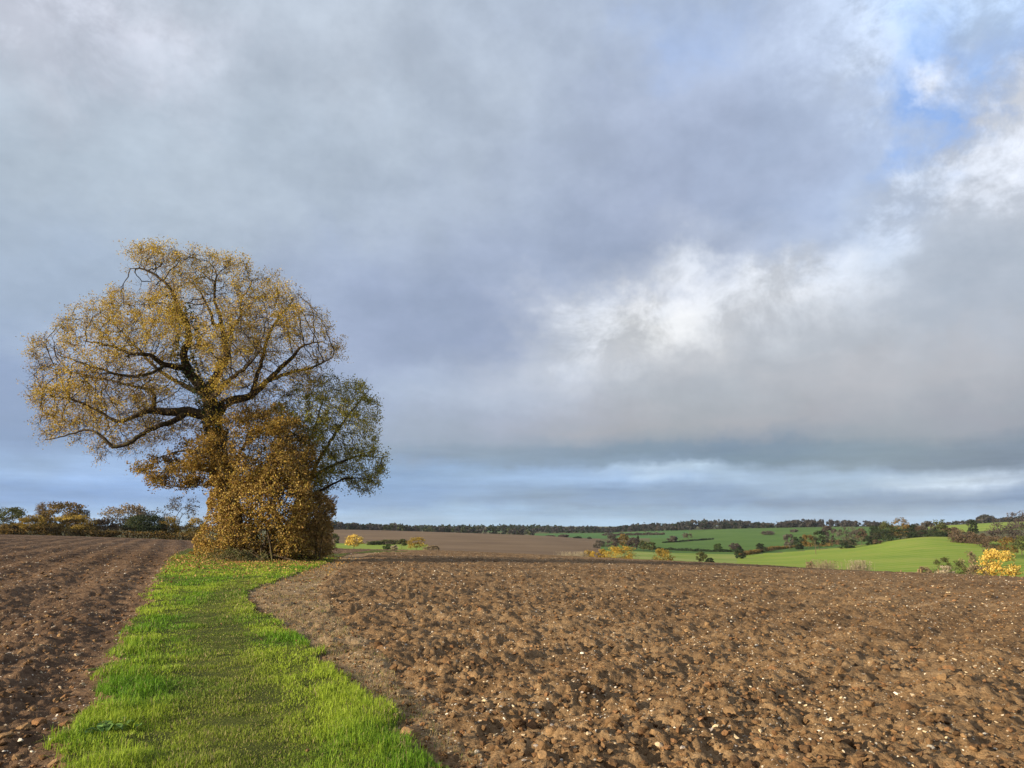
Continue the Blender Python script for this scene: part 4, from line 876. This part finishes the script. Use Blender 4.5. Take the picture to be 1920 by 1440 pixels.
for a in [
 ('yellow_tree', 'small bright golden tree beyond the brow right of the big oak', 'tree', 664, 1031, 1001, 17, 'yellow', 'tree', 330, 1300),
 ('thorn_bush', 'tan bush close against the right side of the oak hedge', 'bush', 614, 1030, 1003, 13, 'tan', 'bush', 300),
 ('thorn_bush', 'dark bush on the brown hill just right of the oak hedge', 'bush', 628, 1013, 999, 9, 'olive', 'bush', 640),
 ('thorn_bush', 'small green bush on the valley meadow right of the golden tree', 'bush', 727, 1032, 1020, 9, 'green', 'bush', 400),
 ('thorn_bush', 'small pale bush beside the green bush on the valley meadow', 'bush', 739, 1032, 1022, 7, 'pale', 'bush', 390),
 ('field_tree', 'round olive tree left of the ochre tree on the valley meadow', 'tree', 753, 1028, 1010, 10, 'olive', 'tree', 470),
 ('field_tree', 'ochre brown tree at the right end of the valley meadow', 'tree', 781, 1034, 1006, 19, 'ochre', 'tree', 350),
 ('thorn_bush', 'low brown bush right of the ochre tree below the brown hill', 'bush', 809, 1036, 1023, 17, 'tan', 'bush', 330),
 ('reed_clump', 'pale grassy stems on the brow left of the yellow bushes', 'reeds', 1066, 1046, 1034, 16, 'pale', 'reed', 170),
 ('reed_clump', 'pale grassy stems between the field brow and the low gold bush', 'reeds', 1090, 1047, 1034, 10, 'pale', 'reed', 175),
 ('gold_bush', 'small gold bush at the left end of the yellow bush row', 'bush', 1104, 1049, 1031, 14, 'gold', 'bush', 190),
 ('gold_bush', 'middle sized gold bush touching the largest yellow bush', 'bush', 1128, 1049, 1028, 12, 'gold', 'bush', 190),
 ('gold_bush', 'largest yellow bush on the brow of the ploughed field', 'bush', 1166, 1052, 1022, 29, 'gold', 'bush', 185, 1800),
 ('gold_bush', 'round ochre bush standing alone right of the largest yellow bush', 'bush', 1243, 1055, 1028, 20, 'ochre', 'bush', 190, 1400),
 ('thorn_bush', 'flat dark bush at the left on the far green field', 'bush', 1031, 1011, 1004, 9, 'purple', 'bush', 1250),
 ('thorn_bush', 'rounded dark bush second from left on the far green field', 'bush', 1057, 1012, 1002, 11, 'purple', 'bush', 1240),
 ('thorn_bush', 'dark bush third from left on the far green field', 'bush', 1083, 1013, 1006, 8, 'dark', 'bush', 1200),
 ('thorn_bush', 'small round dark bush fourth from left on the far green field', 'bush', 1105, 1014, 1007, 4, 'dark', 'bush', 1190),
 ('field_tree', 'brown bare tree on the left of the valley copse', 'tree', 1124, 1031, 1012, 13, 'grey', 'tree', 640),
 ('field_tree', 'tall reddish tree in the middle of the valley copse', 'tree', 1147, 1031, 1001, 15, 'purple', 'tree', 660),
 ('field_tree', 'tall dark tree right of the reddish tree in the valley copse', 'tree', 1170, 1030, 1001, 12, 'bronze', 'tree', 680),
 ('field_tree', 'low brown tree right in the valley copse', 'tree', 1188, 1030, 1008, 12, 'purple', 'tree', 660),
 ('poplar_tree', 'thin dark upright tree above the valley copse', 'tree', 1196, 1020, 1004, 2.6, 'dark', 'tree', 760, 500),
 ('field_tree', 'grey green tree at the right end of the valley copse', 'tree', 1206, 1029, 1013, 8, 'olive', 'tree', 650),
 ('field_tree', 'last small green tree right of the valley copse', 'tree', 1221, 1029, 1015, 9, 'olive', 'tree', 645),
 ('field_tree', 'round brown tree alone on the far green field', 'tree', 1262, 1017, 1005, 9, 'grey', 'tree', None),
 ('field_tree', 'bare black tree on the hedge line right of the round brown tree', 'tree', 1291, 1015, 999, 9, 'grey', 'bare', None),
 ('field_tree', 'small olive tree with clear trunk just beyond the ploughed brow', 'tree', 1315, 1053, 1034, 10, 'olive', 'tree', 330),
 ('thorn_bush', 'low dark green bush beside the small olive tree', 'bush', 1331, 1052, 1046, 8, 'dark', 'bush', 340),
 ('thorn_bush', 'tiny dark bush on the hedge line above the small olive tree', 'bush', 1305, 1034, 1030.5, 5, 'dark', 'bush', None),
 ('field_tree', 'dark green upright tree left of the grey brown hedge tree', 'tree', 1347, 1034, 1019, 8, 'green', 'tree', None),
 ('field_tree', 'round grey brown tree behind the dark leaning bush', 'tree', 1379, 1034, 1018, 11, 'purple', 'tree', None),
 ('field_tree', 'dark evergreen bush in front of the round grey brown tree', 'bush', 1387, 1044, 1026, 11, 'dark', 'bush', 560),
 ('thorn_bush', 'little brown bush between the two dark evergreens', 'bush', 1409, 1038, 1031, 5, 'bronze', 'bush', None),
 ('holly_tree', 'compact round dark evergreen in the middle of the meadow hedge', 'tree', 1427, 1036, 1018.5, 10, 'dark', 'bush', None),
 ('field_tree', 'faint grey tree group high on the green hill', 'tree', 1440, 1003, 995, 11, 'grey', 'bush', None),
 ('field_tree', 'faint grey tree highest on the green hill', 'tree', 1489, 998, 992, 6, 'grey', 'bush', None),
 ('field_tree', 'grey bare tree at the left end of the hillside copse', 'tree', 1480, 1020, 1001, 11, 'grey', 'tree', 740),
 ('field_tree', 'dark shrub second from left in the hillside copse', 'bush', 1497, 1020, 1003, 10, 'dark', 'bush', 730),
 ('field_tree', 'olive brown tree left of the darkest evergreen of the hillside copse', 'tree', 1516, 1020, 1001, 13, 'bronze', 'tree', 730),
 ('holly_tree', 'darkest evergreen of the hillside copse behind the pole', 'tree', 1537, 1025, 993, 13, 'dark', 'tree', 690),
 ('field_tree', 'tall purple grey tree right of the darkest evergreen', 'tree', 1554, 1018, 984, 13, 'purple', 'tree', 800),
 ('field_tree', 'broad brown tree right in the hillside copse', 'tree', 1592, 1024, 986, 18, 'grey', 'tree', 690),
 ('thorn_bush', 'dark bush at the foot of the broad brown copse tree', 'bush', 1590, 1024, 1008, 18, 'dark', 'bush', 670),
 ('field_tree', 'grey brown tree between the broad brown tree and the dark wood', 'tree', 1616, 1020, 989, 12, 'brown', 'tree', 730),
 ('thorn_bush', 'dark green bush at the right end of the hillside copse', 'bush', 1628, 1020, 1004, 8, 'dark', 'bush', 690),
 ('thorn_bush', 'low brown hedge stub ending on the bright meadow', 'bush', 1645, 1019, 1012, 9, 'brown', 'bush', 690),
 ('reed_clump', 'pale bare scrub on the field brow below the pole', 'scrub', 1548, 1074, 1050, 20, 'tan', 'reed', 160),
 ('reed_clump', 'pale straw scrub alone on the brow right of the pole', 'scrub', 1612, 1076, 1050, 14, 'pale', 'reed', 160),
 ('thorn_bush', 'small brown bush at the left of the pale scrub below the pole', 'bush', 1520, 1072, 1051, 9, 'tan', 'bush', 170),
 ('thorn_bush', 'dark olive bush left of the bright yellow tree group', 'bush', 1768, 1076, 1043, 17, 'olive', 'bush', 190),
 ('thorn_bush', 'olive bush in front of the brown bush near the yellow tree', 'bush', 1800, 1080, 1050, 16, 'olive', 'bush', 180),
 ('thorn_bush', 'tall brown bush behind the olive bushes near the yellow tree', 'bush', 1818, 1060, 1031, 15, 'tan', 'bush', 260),
 ('thorn_bush', 'tan scrub touching the left side of the bright yellow tree', 'scrub', 1838, 1086, 1054, 17, 'tan', 'bush', 165),
 ('thorn_bush', 'pale grey scrub behind the wooden stakes', 'scrub', 1774, 1082, 1060, 15, 'pale', 'bush', 150),
 ('thorn_bush', 'low tan scrub left of the wooden stakes', 'scrub', 1735, 1080, 1062, 12, 'tan', 'bush', 155),
 ('yellow_tree', 'bright yellow tree with dark trunk at the right edge of the field', 'tree', 1877, 1088, 1028, 32, 'yellow', 'tree', 165, 2300),
 ('field_tree', 'broad purple brown tree on the slope above the yellow tree', 'tree', 1888, 1018, 976, 26, 'purple', 'tree', 640, 1400),
 ('field_tree', 'brown tree directly behind the top of the yellow tree', 'tree', 1862, 1036, 1001, 20, 'brown', 'tree', 480),
 ('field_tree', 'olive tree behind the yellow tree on its right', 'tree', 1892, 1036, 1006, 15, 'bronze', 'tree', 470),
 ('field_tree', 'pale brown bushy tree left of the dark poplar pair', 'tree', 1806, 1017, 992, 17, 'brown', 'bush', 640),
 ('field_tree', 'brown bush between the dark poplar and the brown tree', 'tree', 1838, 1022, 999, 14, 'brown', 'bush', 590),
 ('poplar_tree', 'dark upright tree standing clear on the right slope', 'tree', 1825, 1003, 974, 9, 'dark', 'tree', 760),
 ('field_tree', 'green brown tree at the right picture edge beside the yellow tree', 'tree', 1915, 1030, 1000, 14, 'olive', 'tree', 520),
 ('field_tree', 'tall dome shaped tree on the skyline at the right edge', 'tree', 1914, 996, 957, 20, 'purple', 'tree', 900)]:
    bg_tree(*a[:10], n=a[10] if len(a) > 10 else 950)
# the dark belt of trees along the top of the bright meadow
for i, (u, vt, hw, pal, nm) in enumerate([(1640, 984, 12, 'dark', 'first'), (1662, 976, 14, 'olive', 'second'), (1688, 970, 18, 'bronze', 'third and tallest'), (1708, 982, 12, 'dark', 'fourth'), (1724, 986, 12, 'brown', 'fifth'), (1740, 976, 13, 'grey', 'sixth'), (1764, 973, 14, 'olive', 'seventh'), (1784, 988, 14, 'brown', 'eighth')]):
    bg_tree('belt_tree', nm+' tree from the left in the dark belt above the bright meadow', 'tree', u, 1004.5, vt, hw, pal, 'tree', 735, 1300, 900+i, 'trees of the dark belt above the meadow', .04)
for i, (u, nm) in enumerate([(1650, 'left'), (1695, 'middle'), (1750, 'right')]):
    bg_tree('belt_bush', 'dark hedge bush at the '+nm+' foot of the belt above the bright meadow', 'bush', u, 1004.5, 991, 26, 'dark', 'bush', 725, 900, 950+i, 'bushes at the foot of the dark belt')

def hedge(name, label, pts, hgt, pal, n, seed, width=1.5, dist=None, cat='hedge'):
    rg = np.random.default_rng(seed); B = np.array([base_of(u, v, dist) for u, v in pts])
    seg = np.r_[0, np.cumsum(np.linalg.norm(np.diff(B[:, :2], axis=0), axis=1))]; s = rg.random(n)*seg[-1]
    x = np.interp(s, seg, B[:, 0]); y = np.interp(s, seg, B[:, 1]); hv = hgt*(.55+.75*vnoise(s/hgt/1.6, s*0+seed, seed))
    px = math.hypot(x.mean(), y.mean())/760
    P = np.stack([x+rg.normal(size=n)*width*.4, y+rg.normal(size=n)*width*.4, np.zeros(n)], 1); P[:, 2] = height(P[:, 0], P[:, 1])+hv*rg.random(n)**.8
    b0 = B[len(B)//2]; t = thing(name, label, cat, tuple(b0)); bag = Bag(); leaves(bag, P-b0, max(.35, px*1.0), pick(PAL[pal], n, rg, .2), rg, .8); bag.build('foliage', M_LEAF, t)
    ws = Bag(); k = max(8, int(seg[-1]/2.5)); s = np.linspace(0, seg[-1], k); x = np.interp(s, seg, B[:, 0]); y = np.interp(s, seg, B[:, 1]); z = height(x, y); P0 = np.stack([x, y, z], 1)-b0
    tubes(ws, P0, P0+np.stack([rg.normal(size=k)*.3, rg.normal(size=k)*.3, np.full(k, hgt*.7)], 1), np.full(k, .06), np.full(k, .03), 3); tag(ws.build('stems', M_BARK, t), kind='stuff'); return t
hedge('field_hedge', 'thin dark hedge across the green hill below the bare black tree', [(1242, 1018), (1265, 1016.5), (1300, 1014), (1338, 1011.5)], 1.8, 'dark', 1500, 1)
hedge('field_hedge', 'dark hedge dividing the pale meadow from the green hill', [(1200, 1029), (1235, 1030.5), (1262, 1032), (1300, 1034), (1345, 1035), (1375, 1035)], 2.0, 'dark', 2600, 2)
hedge('bank_hedge', 'brown hedge bank climbing to the hillside copse', [(1388, 1042), (1415, 1038), (1440, 1033), (1470, 1029), (1500, 1026), (1530, 1025), (1560, 1024)], 3.0, 'bronze', 4500, 3, 2.5)
hedge('bank_hedge', 'tan hedge running right from the darkest evergreen', [(1545, 1023), (1570, 1021), (1600, 1022)], 4.0, 'brown', 2000, 4, 2.5)
hedge('valley_hedge', 'low dark hedge behind the golden tree on the valley meadow', [(690, 1022), (715, 1021.5), (745, 1021.5)], 3.2, 'olive', 1800, 5, 2.5)
hedge('field_hedge', 'dark hedge slanting along the left edge of the green hill', [(1130, 1004), (1180, 1004.5), (1225, 1005), (1245, 1001)], 4.5, 'purple', 1800, 6, 3, 1480)
hedge('field_hedge', 'brown hedge at the right end of the bright meadow', [(1785, 1007), (1800, 1013), (1820, 1018), (1850, 1023)], 5.0, 'brown', 2600, 7, 4, 620)
hedge('left_hedge', 'dark hedge bottom running below the left tree line', [(-20, 1003), (60, 1004), (140, 1005), (220, 1008), (300, 1011), (372, 1013)], 2.3, 'bronze', 7000, 8, 2.5, 243)

# far woods on the skyline, too far off to tell the trees apart
def far_wood(name, label, top, dist, depth, pal, n, seed, size=9.0):
    """top: [(u, v of the tree tops)]"""
    rg = np.random.default_rng(seed); top = np.array(top, float); bag = Bag(); pals = [PAL[p] for p in pal]
    per = 52; n = int(n*1.4); u = np.interp(rg.random(n), np.linspace(0, 1, len(top)), top[:, 0]); front = rg.random(n)
    for i in range(n):
        vt = np.interp(u[i], top[:, 0], top[:, 1]); dd = dist+depth*(front[i]-.5); d3 = pdir(u[i], HZ); hh = math.hypot(d3[0], d3[1]); b = np.array([d3[0]/hh*dd, d3[1]/hh*dd, 0]); b[2] = float(height(b[0], b[1]))
        h = CZ+dd*math.tan(azel(u[i], vt)[1])-b[2]; h = min(max(h*(.80+.22*rg.random())*(.78+.22*front[i]), 5.), 26.); w = (.48+.22*rg.random())*min(h, 14)
        P, C = crown_cloud(h, w, .05, rg, per, 9, 1, pals[rg.integers(0, len(pals))], .7)
        leaves(bag, P+b, w*.5, C*np.array([.55, .62, .68]), rg, .85)  # tint darkens and cools the leaves to stand for cloud shadow and haze
        m = 3; s = b+np.stack([rg.normal(size=m)*w*.2, rg.normal(size=m)*w*.2, np.zeros(m)], 1); tubes(bag, s, s+np.stack([rg.normal(size=m)*.2, rg.normal(size=m)*.2, np.full(m, h*.7)], 1), np.full(m, .18), np.full(m, .08), 3, (.05, .04, .03))
    return tag(bag.build(name, M_LEAF), label, 'wood', kind='stuff')
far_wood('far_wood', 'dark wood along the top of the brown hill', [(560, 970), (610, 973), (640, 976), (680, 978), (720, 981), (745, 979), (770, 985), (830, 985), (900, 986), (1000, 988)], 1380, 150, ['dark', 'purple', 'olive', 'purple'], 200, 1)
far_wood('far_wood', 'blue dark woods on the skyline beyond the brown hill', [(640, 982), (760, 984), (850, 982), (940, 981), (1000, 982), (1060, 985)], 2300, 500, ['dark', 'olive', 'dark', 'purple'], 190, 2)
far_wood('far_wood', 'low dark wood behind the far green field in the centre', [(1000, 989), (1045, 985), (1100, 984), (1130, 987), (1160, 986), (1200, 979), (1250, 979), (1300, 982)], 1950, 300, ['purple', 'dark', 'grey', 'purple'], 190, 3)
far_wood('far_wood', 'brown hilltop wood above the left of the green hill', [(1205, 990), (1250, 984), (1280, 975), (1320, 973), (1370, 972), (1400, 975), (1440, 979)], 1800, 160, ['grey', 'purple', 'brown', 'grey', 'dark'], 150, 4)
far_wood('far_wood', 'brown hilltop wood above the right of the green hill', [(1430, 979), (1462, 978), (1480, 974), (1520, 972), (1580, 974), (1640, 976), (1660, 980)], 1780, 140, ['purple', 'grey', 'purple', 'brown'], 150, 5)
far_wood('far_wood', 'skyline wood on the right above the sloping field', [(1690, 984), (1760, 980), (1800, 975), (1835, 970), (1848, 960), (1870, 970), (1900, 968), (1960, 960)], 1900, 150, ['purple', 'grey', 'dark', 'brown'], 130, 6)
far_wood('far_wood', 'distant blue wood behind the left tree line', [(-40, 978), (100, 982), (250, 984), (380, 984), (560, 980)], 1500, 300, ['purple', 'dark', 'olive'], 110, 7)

# utility pole and field stakes
pb = hit(1530, 1040, 300); dd = math.hypot(pb[0], pb[1]); ph = CZ+dd*math.tan(azel(1530, 1012)[1])-pb[2]
po = thing('utility_pole', 'thin grey wooden pole standing in the bright meadow', 'pole', tuple(pb)); bag = Bag(); sweep(bag, [(0, 0, 0), (0, 0, ph*.5), (.02, 0, ph)], [.22, .19, .15], 8, (1.6, 1.5, 1.4), .02); bag.build('shaft', M_BARK, po, None, True)
bag = Bag(); tubes(bag, np.array([[-.7, 0, ph*.95]]), np.array([[.7, 0, ph*.95]]), [.06], [.06], 4, (1.5, 1.4, 1.3)); bag.build('crossarm', M_BARK, po)
for u, vt, lab in ((1722, 1067, 'left stake of the close pair of pale wooden stakes'), (1727, 1068, 'right stake of the close pair of pale wooden stakes'), (1760, 1067, 'single pale wooden stake nearest the yellow tree'), (1690, 1069.5, 'short pale wooden stake left of the close pair')):
    b = base_of(u, 1080, 112); h = CZ+112*math.tan(azel(u, vt)[1])-b[2]
    st = thing('wooden_stake', lab+' at the field edge', 'stake', tuple(b), 'stakes at the field edge'); bag = Bag(); sweep(bag, [(0, 0, -.2), (.01, 0, h*.5), (.03, 0, h), (.03, 0, h+.05)], [.075, .07, .065, .01], 7, (3.2, 2.8, 2.1), .06); bag.build('post', M_BARK, st)

# the damp air between here and the far woods
import bmesh
bm = bmesh.new(); bmesh.ops.create_cube(bm, size=1); hm = bpy.data.meshes.new('haze'); bm.to_mesh(hm); bm.free()
hz = bpy.data.objects.new('haze', hm); COL.objects.link(hz); zlo = float(ZT.min())-8; zhi = 75.0; hz.scale = (13400, 13400, zhi-zlo); hz.location = (0, 0, (zhi+zlo)/2)
m = bpy.data.materials.new('haze'); m.use_nodes = True; m.node_tree.nodes.clear(); q = G(m.node_tree); pv = q.n('ShaderNodeVolumePrincipled'); pv.inputs['Color'].default_value = (.80, .90, 1, 1); pv.inputs['Density'].default_value = .00003; pv.inputs['Anisotropy'].default_value = .2
ou = q.n('ShaderNodeOutputMaterial'); q.link(pv.outputs[0], ou.inputs['Volume']); hm.materials.append(m); tag(hz, 'thin pale blue haze over the distant hills', 'haze', kind='stuff')
